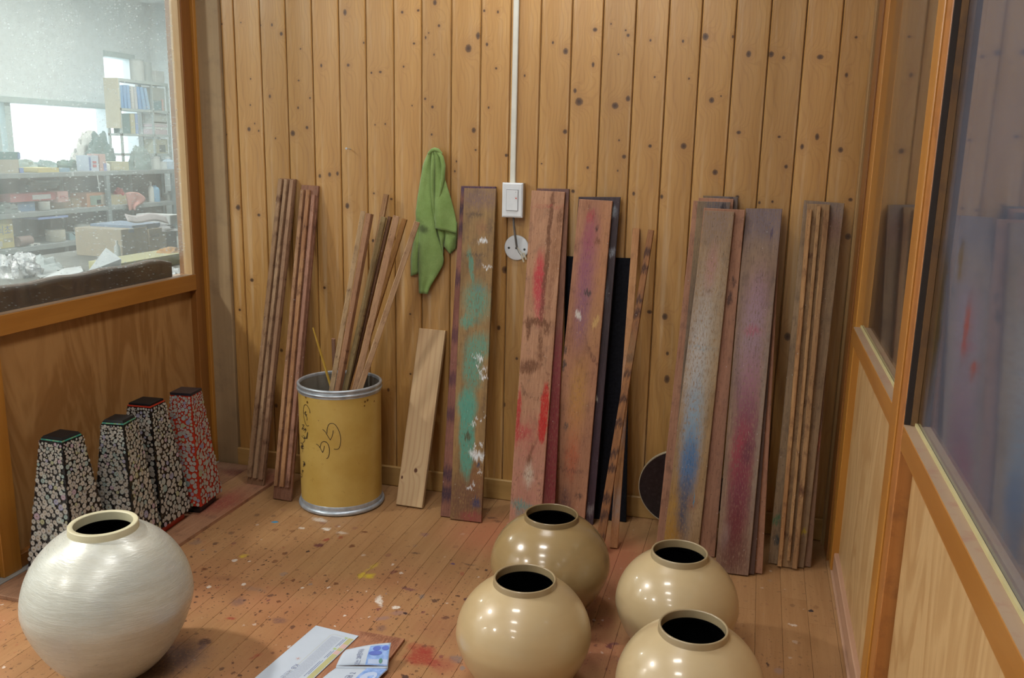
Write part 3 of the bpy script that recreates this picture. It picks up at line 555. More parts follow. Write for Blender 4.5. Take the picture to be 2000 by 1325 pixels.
lean('painted_board', pl.back(0.0146), (900.5, 363.3), (968.5, 364.5), (860, 1010), (926, 1018), 0.013, lambda w, L: board_mat('purple_stained_board', w, L, (0.17, 0.07, 0.055), (0.31, 0.145, 0.11), [(.2, v, .4, .022, 0, (0.02, 0.012, 0.03), .9, .6) for v in (.07, .13, .31, .42, .55, .93, .87, .72)] + [(.25, .5, .3, .3, 0, (0.25, 0.08, 0.07), .4, .9), (.5, .995, .8, .02, 0, (0.05, 0.03, 0.07), .9, .5)], 0.6, 0.7), 'purplish-brown board with black smudges peeking out behind the sea-green one', 'board')
# pink board with red daubs
TL, TR, BL, BR = (1038.3, 372), (1103.5, 375), (993.5, 1030), (1055, 1036)
pl = Plane(TL, TR, BL, BR, -0.033)
BRN = (0.145, 0.058, 0.026)
def ringm(cu, cv, ru, rv, col, op, n=26, a0=0, a1=360, th=.035):
    out = []
    for k in range(n):
        a = math.radians(a0 + (a1 - a0) * k / (n - 1)); out.append((cu + ru * math.cos(a), cv + rv * math.sin(a), th, .0035, 0, col, op, .6))
    return out
def pinkb(w, L): return board_mat('pink_painted_board', w, L, (0.37, 0.185, 0.115), (0.55, 0.32, 0.215),
    [(.5, .12, .8, .18, 0, (0.42, 0.18, 0.145), .7, .8), (.40, .74, .17, .075, 0, (0.45, 0.04, 0.055), .95, .5), (.46, .66, .14, .05, 0, (0.42, 0.06, 0.075), .8, .6), (.62, .93, .07, .07, -3, BRN, .95, .3), (.60, .80, .06, .10, -1, BRN, .9, .35), (.56, .68, .07, .09, 0, (0.17, 0.045, 0.03), .85, .35), (.84, .82, .14, .08, 0, (0.27, 0.125, 0.06), .85, .5), (.9, .92, .08, .03, 0, BRN, .8, .5), (.78, .70, .09, .06, 0, (0.25, 0.11, 0.06), .7, .6),
     (.45, .612, .42, .010, 0, BRN, .95, .4), (.18, .595, .07, .035, 0, BRN, .9, .4), (.75, .598, .1, .022, 0, BRN, .85, .5), (.58, .555, .07, .03, 0, BRN, .8, .5), (.62, .515, .12, .012, 0, BRN, .7, .5), (.3, .48, .32, .020, 14, BRN, .9, .4), (.85, .35, .13, .085, 0, (0.44, 0.018, 0.014), .98, .2), (.80, .30, .13, .04, 0, (0.44, 0.018, 0.014), .95, .2), (.05, .33, .07, .08, 0, (0.40, 0.025, 0.025), .9, .4), (.22, .285, .22, .02, 0, (0.40, 0.05, 0.05), .75, .6), (.48, .27, .4, .05, 0, (0.40, 0.07, 0.06), .35, .9),
     (.55, .235, .05, .045, -18, BRN, .6, .6), (.5, .205, .08, .015, 0, BRN, .7, .6), (.5, .16, .14, .03, 0, (0.55, 0.48, 0.38), .8, .7), (.40, .065, .38, .012, -10, (0.09, 0.25, 0.22), .8, .6), (.3, .045, .12, .03, 0, (0.10, 0.24, 0.22), .55, .7), (.7, .03, .12, .03, 0, (0.10, 0.24, 0.22), .6, .7), (.5, .955, .5, .002, 0, (0.35, 0.05, 0.05), .7, .5)]
    + ringm(.5, .44, .42, .052, BRN, .75, 22) + ringm(.48, .105, .44, .060, (0.16, 0.075, 0.05), .65, 22), 0.55, 0.9)
lean('painted_board', pl, TL, TR, BL, BR, 0.013, pinkb, 'pale pink board with red daubs and brown ring stains', 'board')
lean('painted_board', pl.back(0.0138), (1048, 368), (1111.7, 369), (1018, 1020), (1082, 1026), 0.012, lambda w, L: board_mat('maroon_edged_board', w, L, (0.17, 0.075, 0.05), (0.30, 0.15, 0.105), [(.85, .25, .3, .27, 0, (0.17, 0.014, 0.022), .9, .6), (.85, .5, .25, .08, 0, (0.20, 0.03, 0.04), .7, .6), (.5, .99, .7, .03, 0, (0.08, 0.05, 0.06), .7, .6)], 0.55, 0.8), 'maroon-stained board showing as a strip behind the pale pink one', 'board')
# pink and purple board with charcoal board behind
TL, TR, BL, BR = (1131, 389), (1196.3, 392.8), (1068, 1022), (1141, 1028)
pl = Plane(TL, TR, BL, BR, -0.058)
def purpb(w, L): return board_mat('violet_painted_board', w, L, (0.36, 0.165, 0.105), (0.50, 0.265, 0.175),
    [(.5, .80, .27, .14, -2, (0.28, 0.10, 0.155), .9, .6), (.48, .90, .2, .05, 0, (0.33, 0.09, 0.12), .7, .7), (.52, .66, .24, .10, -2, (0.25, 0.115, 0.155), .85, .7), (.82, .80, .2, .2, 0, (0.45, 0.21, 0.085), .6, .9), (.85, .62, .22, .08, 0, (0.42, 0.22, 0.10), .6, .8), (.35, .655, .09, .010, 0, (0.62, 0.58, 0.54), .95, .3), (.55, .725, .1, .009, 0, (0.06, 0.05, 0.05), .9, .4), (.86, .64, .07, .018, -20, (0.56, 0.36, 0.14), .9, .4),
     (.55, .40, .22, .11, 0, (0.45, 0.235, 0.055), .75, .8), (.55, .22, .16, .06, 0, (0.46, 0.11, 0.05), .75, .8), (.5, .30, .2, .08, 0, (0.45, 0.17, 0.08), .5, .9), (.08, .50, .05, .015, 0, (0.07, 0.05, 0.05), .9, .4), (.08, .545, .05, .011, 0, (0.07, 0.05, 0.05), .9, .4), (.30, .31, .06, .009, 0, (0.10, 0.08, 0.07), .8, .5), (.45, .06, .17, .05, 0, (0.13, 0.07, 0.065), .8, .7), (.85, .095, .1, .008, 0, (0.09, 0.05, 0.04), .8, .5), (.5, .175, .45, .003, 0, (0.12, 0.06, 0.05), .7, .5), (.45, .955, .1, .018, 0, (0.40, 0.06, 0.07), .7, .6), (.65, .92, .04, .01, 0, BLK, .8, .5), (.7, .88, .07, .012, 0, BRN, .7, .5)]
    + [(.72 + .04 * k, .565 - .01 * k, .02, .05, 26 + 5 * k, (0.19, 0.085, 0.055), .55, .5) for k in range(5)], 0.5, 0.6)
lean('painted_board', pl, TL, TR, BL, BR, 0.016, purpb, 'pinkish board with a violet smear above and yellow and orange smears below', 'board')
lean('painted_board', pl.back(0.0168), (1130, 384.5), (1212, 385), (1080, 1022), (1158, 1028), 0.014, lambda w, L: board_mat('charcoal_board', w, L, (0.040, 0.030, 0.042), (0.085, 0.065, 0.085), [(.8, .96, .12, .02, 0, (0.35, 0.42, 0.48), .8, .6), (.88, .84, .08, .012, 0, (0.35, 0.4, 0.46), .7, .6), (.8, .72, .08, .03, 0, (0.25, 0.28, 0.33), .6, .7), (.75, .545, .04, .007, 0, WHT, .95, .3), (.80, .40, .06, .009, 0, (0.6, 0.58, 0.5), .95, .3), (.9, .05, .09, .018, 0, (0.4, 0.38, 0.38), .8, .5), (.9, .2, .15, .25, 0, (0.07, 0.03, 0.05), .6, .8)], 0.5, 0.9), 'charcoal-grey board flecked with white, behind the violet-smeared board', 'board')
# the flat black panel standing on the floor against the wall
TL, TR, BL, BR = (1104, 501), (1231, 504.5), (1098, 1008), (1223, 1020.5)
pl = Plane(TL, TR, BL, BR, -0.0215)
lean('black_panel', pl, TL, TR, BL, BR, 0.010, flat('matt_black', (0.006, 0.0065, 0.010), 0.85, 0.15, vary=0.4, scale=90), 'wide matt black panel standing against the wall behind the pink boards', 'panel')
# two thin laths right of the black panel
TL, TR, BL, BR = (1235.6, 445.4), (1249.5, 446.3), (1190.5, 1073.4), (1206, 1074.6)
pl = Plane(TL, TR, BL, BR, -0.017)
lean('lath', pl, TL, TR, BL, BR, 0.013, lambda w, L: board_mat('pale_lath', w, L, (0.42, 0.20, 0.085), (0.55, 0.31, 0.165), [(.5, .36, 1, .04, 0, (0.30, 0.22, 0.20), .7, .7), (.5, .13, 1, .05, 0, (0.34, 0.27, 0.24), .7, .7), (.5, .55, 1, .05, 0, (0.36, 0.22, 0.15), .6, .7), (.5, .04, 1, .05, 0, (0.36, 0.15, 0.06), .6, .7)], 0.6, 0.5), 'thin pale orange lath crossing behind a darker one, right of the black panel', 'lath')
TL, TR, BL, BR = (1265.6, 448), (1277, 450), (1159, 1085), (1176, 1088)
pl = Plane(TL, TR, BL, BR, -0.052)
lean('lath', pl, TL, TR, BL, BR, 0.012, lambda w, L: board_mat('dark_lath', w, L, (0.20, 0.082, 0.032), (0.36, 0.165, 0.065), [(.5, v, .8, .012, 30, (0.045, 0.016, 0.010), .9, .5) for v in (.93, .88, .78, .74, .60, .55, .47, .40, .31, .26, .17, .12, .05)] + [(.5, .62, 1, .05, 0, (0.22, 0.13, 0.06), .6, .7)], 0.55, 1.0), 'thin dark-blotched lath slanting across the pale one', 'lath')

# ------------------------------------------------------------------ right-hand stacks
A = [(1376, 411), (1434.7, 414), (1293, 1085), (1363, 1090)]
pl = Plane(*A, -0.098)
def blueb(w, L): return board_mat('blue_smeared_board', w, L, (0.27, 0.165, 0.085), (0.42, 0.285, 0.165),
    [(.5, .70, .5, .20, 0, (0.46, 0.44, 0.42), .42, .9), (.5, .98, .6, .06, 0, (0.26, 0.19, 0.17), .6, .8), (.45, .55, .35, .16, 0, (0.50, 0.51, 0.52), .66, .8), (.5, .84, .16, .06, 0, (0.42, 0.16, 0.17), .45, .8), (.5, .36, .27, .13, 0, (0.20, 0.34, 0.48), .85, .8), (.52, .27, .24, .08, 0, (0.06, 0.15, 0.33), .9, .7), (.5, .185, .25, .045, 0, (0.07, 0.09, 0.15), .75, .7), (.5, .10, .24, .06, 0, (0.045, 0.065, 0.12), .85, .7), (.15, .12, .17, .08, 0, (0.40, 0.22, 0.035), .7, .8), (.85, .13, .22, .06, 0, (0.42, 0.29, 0.17), .6, .8), (.25, .05, .3, .05, 0, (0.34, 0.17, 0.02), .75, .7), (.75, .16, .14, .02, 0, (0.22, 0.10, 0.07), .7, .7), (.78, .172, .03, .015, 0, (0.05, 0.28, 0.45), .9, .5), (.5, .61, .45, .002, 0, (0.12, 0.30, 0.42), .6, .5), (.25, .645, .03, .002, 0, BLK, .7, .5), (.8, .56, .2, .2, 0, (0.35, 0.25, 0.10), .35, .9)], 0.5, 0.7)
G = 'boards in the blue-smeared stack'
lean('painted_board', pl, *A, 0.012, blueb, 'greyish board with a pale blue smear, front of the stack by the round black tray', 'board')
pk = lambda nm, c=1.0: (lambda w, L: board_mat(nm, w, L, (0.31 * c, 0.15 * c, 0.10 * c), (0.43 * c, 0.235 * c, 0.165 * c), [(.85, .75, .06, .02, 0, BLK, .8, .5), (.9, .8, .04, .012, 0, BLK, .7, .5), (.85, .45, .15, .2, 0, (0.40, 0.19, 0.13), .5, .9)], 0.55, 0.7))
gry = lambda nm: (lambda w, L: board_mat(nm, w, L, (0.135, 0.095, 0.075), (0.26, 0.195, 0.145), [(.6, .985, .4, .03, 0, (0.13, 0.115, 0.135), .8, .6), (.1, .9, .2, .1, 0, (0.26, 0.18, 0.09), .6, .8), (.8, .985, .07, .014, 0, BLK, .9, .5)], 0.6, 1.0))
lean('painted_board', pl.back(0.0128), (1375, 406), (1455.5, 410), (1303, 1085), (1396, 1090), 0.012, pk('salmon_board'), 'salmon-pink board showing on the right behind the blue-smeared board', 'board')
lean('painted_board', pl.back(0.0256), (1363, 393), (1427, 395), (1301, 1075), (1366, 1080), 0.011, gry('grey_worn_board'), 'greyish worn board whose top shows left of the blue-smeared board', 'board')
lean('painted_board', pl.back(0.0374), (1354.5, 392), (1420, 395.5), (1280, 1080), (1348, 1086), 0.011, pk('rose_board', 1.05), 'dull rose board showing along the left edge of the blue-smeared stack', 'board')
lean('painted_board', pl.back(0.0492), (1364.3, 386.3), (1433, 388.8), (1312, 1070), (1378, 1076), 0.011, pk('rose_top_board', 1.1), 'rose board whose top edge is second highest in the blue-smeared stack', 'board')
lean('painted_board', pl.back(0.0610), (1373.4, 382), (1442, 385), (1330, 1060), (1398, 1066), 0.012, gry('dark_back_board'), 'dark grey rearmost board, topmost edge of the blue-smeared stack', 'board')
B = [(1456.8, 406.8), (1528.5, 407.7), (1396, 1121), (1461.6, 1128)]
pl = Plane(*B, -0.052)
def crim(w, L): return board_mat('crimson_smeared_board', w, L, (0.165, 0.098, 0.075), (0.31, 0.205, 0.15),
    [(.5, .97, .7, .07, 0, (0.15, 0.115, 0.14), .75, .8), (.45, .86, .3, .05, 0, (0.27, 0.175, 0.10), .6, .8), (.5, .74, .28, .09, 0, (0.30, 0.165, 0.21), .7, .8), (.45, .62, .33, .13, 0, (0.30, 0.20, 0.255), .7, .8), (.5, .49, .3, .10, 0, (0.27, 0.11, 0.15), .8, .8), (.52, .38, .33, .10, 0, (0.16, 0.035, 0.065), .85, .7), (.45, .30, .28, .10, 0, (0.27, 0.025, 0.045), .85, .6), (.5, .20, .30, .10, 0, (0.13, 0.015, 0.035), .9, .7), (.45, .12, .24, .07, 0, (0.11, 0.008, 0.014), .9, .7), (.5, .05, .5, .05, 0, (0.10, 0.028, 0.02), .8, .8), (.62, .33, .15, .04, 0, (0.07, 0.018, 0.035), .7, .8), (.45, .66, .22, .012, 0, (0.35, 0.06, 0.09), .6, .7), (.2, .10, .1, .03, 0, (0.25, 0.17, 0.16), .5, .8), (.92, .4, .08, .3, 0, (0.24, 0.19, 0.15), .6, .8), (.75, .93, .04, .014, 0, (0.05, 0.035, 0.09), .9, .4)], 0.45, 0.8, spec=0.5)
lean('painted_board', pl, *B, 0.013, crim, 'mauve and crimson smeared board, front of the middle right stack', 'board')
lean('painted_board', pl.back(0.0138), (1462, 410), (1526.3, 411), (1408, 1118), (1473.6, 1124), 0.011, lambda w, L: board_mat('umber_board', w, L, (0.06, 0.035, 0.032), (0.13, 0.075, 0.065), [], 0.6, 0.9), 'dark umber board showing as a strip behind the crimson-smeared one', 'board')
lean('painted_board', pl.back(0.0256), (1464, 414), (1526, 415), (1424, 1114), (1489, 1120), 0.011, pk('salmon_strip_board', 1.0), 'pale salmon board at the back of the crimson stack, seen on its right', 'board')
Cc = [(1577, 398), (1621.5, 399.5), (1517.4, 1108), (1556.8, 1114)]
pl = Plane(*Cc, -0.050)
dirty = lambda nm: strip_mat(nm, (0.22, 0.125, 0.06), (0.42, 0.275, 0.155), 0.85)
lean('grooved_board', pl, *Cc, 0.011, dirty('stained_base'), 'narrow rust-stained board with three slats, front of the rightmost stack', 'board', None,
     ridges([(.02, .22, .0, .985), (.44, .60, .02, .995), (.74, .99, .0, .985)], [strip_mat('rusty_slat', (0.33, 0.15, 0.06), (0.52, 0.32, 0.16), .8), strip_mat('rusty_slat', (0.30, 0.15, 0.06), (0.50, 0.33, 0.18), .8), strip_mat('rusty_slat', (0.22, 0.105, 0.045), (0.44, 0.28, 0.15), .95)], 0.013))
greyw = lambda nm: (lambda w, L: board_mat(nm, w, L, (0.205, 0.135, 0.085), (0.35, 0.25, 0.165), [(.5, .98, .6, .03, 0, (0.16, 0.13, 0.13), .7, .7), (.8, .93, .2, .04, 0, (0.26, 0.14, 0.13), .5, .8), (.1, .12, .12, .012, 0, (0.05, 0.16, 0.08), .8, .5), (.2, .07, .12, .012, 0, (0.02, 0.04, 0.05), .9, .5), (.85, .1, .07, .008, 0, (0.42, 0.32, 0.02), .8, .5)], 0.6, 0.9))
lean('worn_board', pl.back(0.0118), (1570.6, 391), (1649.8, 397), (1500, 1102), (1570, 1110), 0.012, greyw('grey_wide_board'), 'wide weathered grey board behind the rust-stained slatted one', 'board')
lean('worn_board', pl.back(0.0246), (1582, 395), (1640, 399), (1515, 1100), (1584, 1106), 0.012, lambda w, L: board_mat('brown_back_board', w, L, (0.17, 0.095, 0.065), (0.29, 0.18, 0.125), [(.9, .35, .15, .03, 0, (0.30, 0.07, 0.04), .7, .7)], 0.6, 0.8), 'brown rearmost board of the rightmost stack, seen on its lower right', 'board')
# round black tray leaning behind the blue-smeared stack
cc = at_wall(1334, 941, -0.055)
tr = empty('round_tray', (cc.x, -0.040, 0.0)); tag(tr, 'round black lacquered tray with a pale rim, tucked behind the blue-smeared stack', 'tray')
s = NT('mottled_black_lacquer'); n_ = s.noise(s.obj(), 55.0, 6, 0.75).outputs[0]
M_tray = s.pbr(s.ramp(n_, [(0.42, (0.008, 0.006, 0.009)), (0.60, (0.022, 0.016, 0.02)), (0.74, (0.09, 0.08, 0.09))]), 0.35, 0.5, normal=s.bump(n_, 0.3, 0.001))
R_ = 0.149
face = MB().lathe([(0.0005, 0.0), (R_ - 0.003, 0.0), (R_ - 0.003, 0.004), (0.0005, 0.004)], 64).build('face', M_tray, tr, smooth=30)
rim = MB().lathe([(R_ - 0.0028, -0.0012), (R_, -0.0012), (R_, 0.010), (R_ - 0.0028, 0.010), (R_ - 0.0028, -0.0012)], 64).build('rim', flat('pale_tray_rim', (0.42, 0.36, 0.25), 0.5), tr, smooth=30)
for o in (face, rim): o.rotation_euler = (math.radians(-81), 0, 0); o.location = (0, -0.045, R_ * math.sin(math.radians(81)) + 0.002)

# ------------------------------------------------------------------ the yellow fibre drum and its sticks
DX, DY, DR, DH = -1.4027, -0.2136, 0.1465, 0.458
dr = empty('fibre_drum', (DX, DY, 0)); tag(dr, 'open yellow fibre drum with steel hoops, scribbled with black marker', 'drum')
s = NT('yellow_lacquered_cardboard'); P = s.obj(); x, y, z = s.sep(P)
n1 = s.noise(P, 9.0, 4).outputs[0]; n2 = s.noise(P, 60.0, 3).outputs[0]
col = s.mix(s.mr(n1, 0.35, 0.65), (0.47, 0.305, 0.068), (0.54, 0.37, 0.10))
col = s.mix(s.m('MULTIPLY', s.mr(n2, 0.66, 0.72), 0.25), col, (0.25, 0.13, 0.02))
vo = s.n('TexVoronoi', {'Vector': P, 'Scale': 38.0}); cr, cg, cb = s.sep(vo.outputs['Color'])
col = s.mix(s.m('MULTIPLY', s.mr(vo.outputs['Distance'], 0.05, 0.03), s.m('GREATER_THAN', cg, 0.6)), col, (0.05, 0.03, 0.015))
M_drum = s.pbr(col, 0.38, 0.5, normal=s.bump(n1, 0.05, 0.002), coat=0.2, coat_rough=0.25)
s = NT('drum_inside'); x, y, z = s.sep(s.obj()); n1 = s.noise(s.obj(), 14, 4).outputs[0]
M_din = s.pbr(s.mix(s.mr(n1, .35, .65), (0.16, 0.14, 0.11), (0.24, 0.215, 0.175)), 0.7, 0.3)
s = NT('galvanised_steel'); n1 = s.noise(s.obj(), 30, 5, 0.6).outputs[0]
M_steel = s.pbr(s.mix(s.mr(n1, .35, .68), (0.36, 0.41, 0.47), (0.55, 0.60, 0.66)), 0.36, 0.5, 0.55)
MB().lathe([(DR - 0.001, 0.014), (DR - 0.0005, DH - 0.006)], 96).build('wall', M_drum, dr, smooth=40)
MB().lathe([(DR - 0.006, DH - 0.006), (DR - 0.006, 0.016), (0.001, 0.015)], 96).build('lining', M_din, dr, smooth=40)
MB().lathe([(DR - 0.0058, DH - 0.006), (DR - 0.0055, DH - 0.028)], 96).build('inner_band', flat('bare_card_band', (0.40, 0.35, 0.25), 0.7), dr, smooth=40)
def beads(prof, zc, r0, rad, n=9, a0=-90, a1=90):
    for k in range(n):
        a = math.radians(a0 + (a1 - a0) * k / (n - 1)); prof.append((r0 + rad * math.cos(a), zc + rad * math.sin(a)))
pr_ = [(DR - 0.0062, DH - 0.010)]; pr_.append((DR - 0.0062, DH - 0.002)); beads(pr_, DH - 0.0045, DR - 0.0015, 0.0055, 8, 120, -80)
pr_.append((DR + 0.0002, DH - 0.012)); beads(pr_, DH - 0.0205, DR - 0.0002, 0.0045, 7, 80, -80); pr_.append((DR + 0.0002, DH - 0.0285)); pr_.append((DR + 0.0006, DH - 0.031))
MB().lathe(pr_, 96).build('top_hoop', M_steel, dr, smooth=60)
pr_ = [(DR - 0.001, 0.034), (DR + 0.001, 0.030), (DR + 0.0005, 0.018)]; beads(pr_, 0.0095, DR + 0.000, 0.0085, 9, 70, -100); pr_.append((0.05, 0.0045))
MB().lathe(pr_, 96).build('bottom_hoop', M_steel, dr, smooth=60)
# marker strokes: pixel polylines carried onto the drum's wall
def on_drum(px, py, r=DR + 0.0003):
    d = ray(px, py); o = CAM - Vector((DX, DY, 0)); a = d.x ** 2 + d.y ** 2; b = o.x * d.x + o.y * d.y; c = o.x ** 2 + o.y ** 2 - r * r
    t = (-b - math.sqrt(max(b * b - a * c, 0))) / a; p = CAM + d * t; return Vector((p.x - DX, p.y - DY, p.z))
def smoothline(pts, n=6):
    out = []
    for i in range(len(pts) - 1):
        p0, p1, p2, p3 = pts[max(i - 1, 0)], pts[i], pts[i + 1], pts[min(i + 2, len(pts) - 1)]
        for k in range(n):
            t = k / n
            out.append(tuple(0.5 * (2 * p1[j] + (p2[j] - p0[j]) * t + (2 * p0[j] - 5 * p1[j] + 4 * p2[j] - p3[j]) * t * t + (3 * p1[j] - p0[j] - 3 * p2[j] + p3[j]) * t ** 3) for j in (0, 1)))
    return out + [pts[-1]]
mk = MB(); Z = lambda l: [(570 + a / 6.973, 770 + b / 6.973) for a, b in l]
strokes = [([(418, 483), (450, 510), (490, 575), (523, 627)], 1), ([(523, 627), (545, 585), (560, 535), (563, 497)], 0), ([(478, 535), (482, 470), (505, 415), (545, 400), (590, 420), (635, 490), (665, 590), (662, 680), (640, 740), (605, 755), (575, 750)], 1),
           ([(332, 682), (360, 700), (385, 735), (418, 798)], 1), ([(418, 798), (435, 755), (443, 708)], 0), ([(383, 735), (395, 680), (420, 652), (455, 650), (490, 680), (510, 745), (508, 820), (490, 868), (470, 880)], 1),
           ([(246, 262), (240, 215), (205, 155), (172, 150), (158, 200), (160, 290), (175, 370), (195, 420), (215, 437), (232, 430)], 1), ([(172, 260), (190, 238), (185, 285), (205, 280), (190, 300), (207, 320), (205, 360)], 1), ([(168, 268), (200, 290)], 0),
           ([(140, 420), (165, 425), (135, 480), (170, 462)], 1), ([(160, 500), (190, 470), (178, 530)], 1), ([(160, 480), (200, 495)], 0), ([(150, 560), (180, 590), (160, 600), (205, 600), (215, 520), (195, 600)], 1), ([(130, 570), (175, 625), (150, 665)], 1), ([(205, 600), (212, 607)], 0),
           ([(118, 665), (150, 680), (122, 720), (158, 705), (128, 740), (160, 740)], 1), ([(135, 690), (150, 790)], 1), ([(150, 920), (178, 940), (155, 960), (182, 960), (150, 985)], 1), ([(165, 915), (160, 990)], 1), ([(135, 1040), (155, 1045), (140, 1060), (150, 1075)], 1), ([(125, 1080), (140, 1120), (122, 1130)], 1)]
for pts, sm in strokes:
    q = smoothline(Z(pts)) if sm else Z(pts)
    P3 = [on_drum(*p) for p in q]
    for a, b in zip(P3, P3[1:]):
        d = (b - a); n_ = Vector((a.x, a.y, 0)).normalized(); sd = d.cross(n_).normalized() * 0.0010; e = d.normalized() * 0.0004
        k = len(mk.v); mk.v += [a - sd - e, a + sd - e, b + sd + e, b - sd + e]; mk.f.append((k, k + 1, k + 2, k + 3)); mk.mi.append(0)
tag(mk.build('marker_writing', flat('marker_ink', (0.02, 0.017, 0.02), 0.5), dr, fix=False), 'black marker scribbles', kind='stuff')
# a few old smudges
sm = MB()
for px, py, r in ((713, 785, 2.6), (718, 782, 3), (712, 793, 2), (731, 784, 2), (600, 786, 3), (597, 776, 3), (622, 822, 1)):
    p = on_drum(px, py); sm.disc(p, r * 0.0016, (p.x, p.y, 0), 10)
tag(sm.build('smudges', flat('rust_smudge', (0.15, 0.075, 0.012), 0.6), dr, fix=False), 'rusty smudges under the top hoop', kind='stuff')

def px_on_floorY(p0, p1, z, Y):
    """the point of the seen line p0-p1, carried on below the rim, that lies at height z and depth Y"""
    lo, hi = 0.5, 3.0
    f = lambda s_: at_floor(p0[0] + (p1[0] - p0[0]) * s_, p0[1] + (p1[1] - p0[1]) * s_, z).y - Y
    for _ in range(50):
        md = (lo + hi) / 2
        if f(md) > 0: lo = md
        else: hi = md
    return at_floor(p0[0] + (p1[0] - p0[0]) * lo, p0[1] + (p1[1] - p0[1]) * lo, z)
Z2 = lambda a, b: (640 + a / 3.155, 360 + b / 3.155)
def stick_mat(nm, c1, c2): return board_mat(nm, 0.016, 0.8, c1, c2, [(random.uniform(-.2, 1.2), random.uniform(.3, .97), random.uniform(.2, .5), random.uniform(.002, .008), 0, (0.08, 0.03, 0.02), .7, .7) for _ in range(7)], 0.6, 0.9, ((0.10, 0.04, 0.02), 0.5))
sticks = [  # top px, line px near the rim, depth of the top, depth of the foot, width, thickness, colours, label
    ((219, 166), (30, 1230), -0.140, -0.262, 0.017, 0.014, (0.42, 0.29, 0.17), (0.58, 0.43, 0.28), 'pale worn stick, leftmost of the long sticks in the drum'),
    ((260, 182), (72, 1230), -0.137, -0.258, 0.022, 0.018, (0.28, 0.14, 0.08), (0.40, 0.22, 0.135), 'broad reddish-brown stick next to the leftmost one in the drum'),
    ((362, 62), (150, 1180), -0.040, -0.158, 0.018, 0.014, (0.30, 0.155, 0.075), (0.43, 0.26, 0.14), 'tallest stick in the drum, rising above the rest'),
    ((347, 202), (125, 1200), -0.090, -0.208, 0.021, 0.010, (0.24, 0.165, 0.075), (0.37, 0.27, 0.14), 'olive-stained flat stick in front of the tallest one'),
    ((385, 200), (148, 1200), -0.065, -0.183, 0.012, 0.016, (0.15, 0.075, 0.045), (0.24, 0.125, 0.07), 'dark thin stick left of the pale-edged one in the drum'),
    ((424, 196), (178, 1230), -0.165, -0.285, 0.022, 0.017, (0.40, 0.225, 0.14), (0.54, 0.35, 0.225), 'pinkish stick with a pale edge in the middle of the drum'),
    ((475, 214), (160, 1240), -0.115, -0.233, 0.018, 0.012, (0.30, 0.13, 0.035), (0.47, 0.25, 0.09), 'rust-orange stick in the drum, second from the right'),
    ((552, 232), (208, 1235), -0.190, -0.310, 0.019, 0.014, (0.42, 0.25, 0.15), (0.58, 0.41, 0.27), 'rightmost stick in the drum, leaning far out over the edge'),
]
for i, (tp, bp, yt, yb_, w_, t_, c1, c2, lb) in enumerate(sticks):
    T = at_wall(*Z2(*tp), y=yt); Bp = px_on_floorY(Z2(*tp), Z2(*bp), 0.024 + 0.0, yb_)
    up = (T - Bp).normalized(); Lk = (T - Bp).length; rt = Vector((1, 0, 0)); rt = (rt - up * rt.dot(up)).normalized(); dep = up.cross(rt)
    a_ = math.radians(24 if i in (0, 5, 7) else -14 if i in (1, 3) else 6); rt, dep = rt * math.cos(a_) + dep * math.sin(a_), dep * math.cos(a_) - rt * math.sin(a_)
    o = MB().cbox(-w_ / 2, w_ / 2, -t_ / 2, t_ / 2, 0, Lk, 0.0013, 'z').build('wooden_stick', [stick_mat('stick_wood', c1, c2)])
    o.matrix_world = Matrix(((rt.x, dep.x, up.x, Bp.x), (rt.y, dep.y, up.y, Bp.y), (rt.z, dep.z, up.z, Bp.z), (0, 0, 0, 1)))
    tag(o, lb, 'stick', 'sticks in the yellow drum')
T = at_wall(651, 662, -0.06); Bp = px_on_floorY((651, 662), (654, 740), 0.024, -0.13); up = (T - Bp).normalized()
o = MB().cbox(-0.0065, 0.0065, -0.004, 0.004, 0, (T - Bp).length, 0.001, 'z').build('wooden_stick', plain_wood('pink_stick', (0.34, 0.19, 0.125), (0.42, 0.25, 0.17), 'z', 0.6)); rt = (Vector((1, 0, 0)) - up * up.x).normalized(); dep = up.cross(rt)
o.matrix_world = Matrix(((rt.x, dep.x, up.x, Bp.x), (rt.y, dep.y, up.y, Bp.y), (rt.z, dep.z, up.z, Bp.z), (0, 0, 0, 1))); tag(o, 'short pinkish stick just showing behind the leftmost stick in the drum', 'stick', 'sticks in the yellow drum')
T = at_wall(611, 640, -0.150); Bp = px_on_floorY((611, 640), (644, 748), 0.405, -0.165); print('REED', Bp.x - DX, Bp.y - DY)
mid = (T + Bp) / 2
tag(MB().tube([Bp, mid, T], [0.0048, 0.0046, 0.0026], 7).build('twisted_reed', plain_wood('golden_reed', (0.30, 0.16, 0.012), (0.48, 0.30, 0.045), 'z', 0.4, 2.0), smooth=50), 'thin golden reed sticking out of the drum to the left', 'reed')

# ------------------------------------------------------------------ green towel on its nail
s = NT('green_terry'); P = s.obj(); x, y, z = s.sep(P)
n1 = s.noise(P, 300.0, 3).outputs[0]; n2 = s.noise(P, 18.0, 4).outputs[0]
col = s.mix(s.mr(n2, .3, .7), (0.185, 0.285, 0.085), (0.245, 0.36, 0.125)); col = s.mix(s.m('MULTIPLY', s.mr(n1, .45, .7), .3), col, (0.13, 0.23, 0.05))
pc = at_wall(833, 446); b_ = s.blob(s.v('ADD', s.comb(x, z, 0), s.v('SCALE', s.v('SUBTRACT', s.noise(P, 70.0, 4, 0.7).outputs['Color'], (.5, .5, .5)), scale=0.03)), (pc.x, pc.z), (0.020, 0.014), 0, 0.7)
col = s.mix(s.m('MULTIPLY', b_, .75), col, (0.05, 0.065, 0.03))
M_tow = s.pbr(col, 0.95, 0.1, normal=s.bump(s.m('ADD', n1, s.m('MULTIPLY', n2, .5)), 0.5, 0.002), Sheen_Weight=0.25)
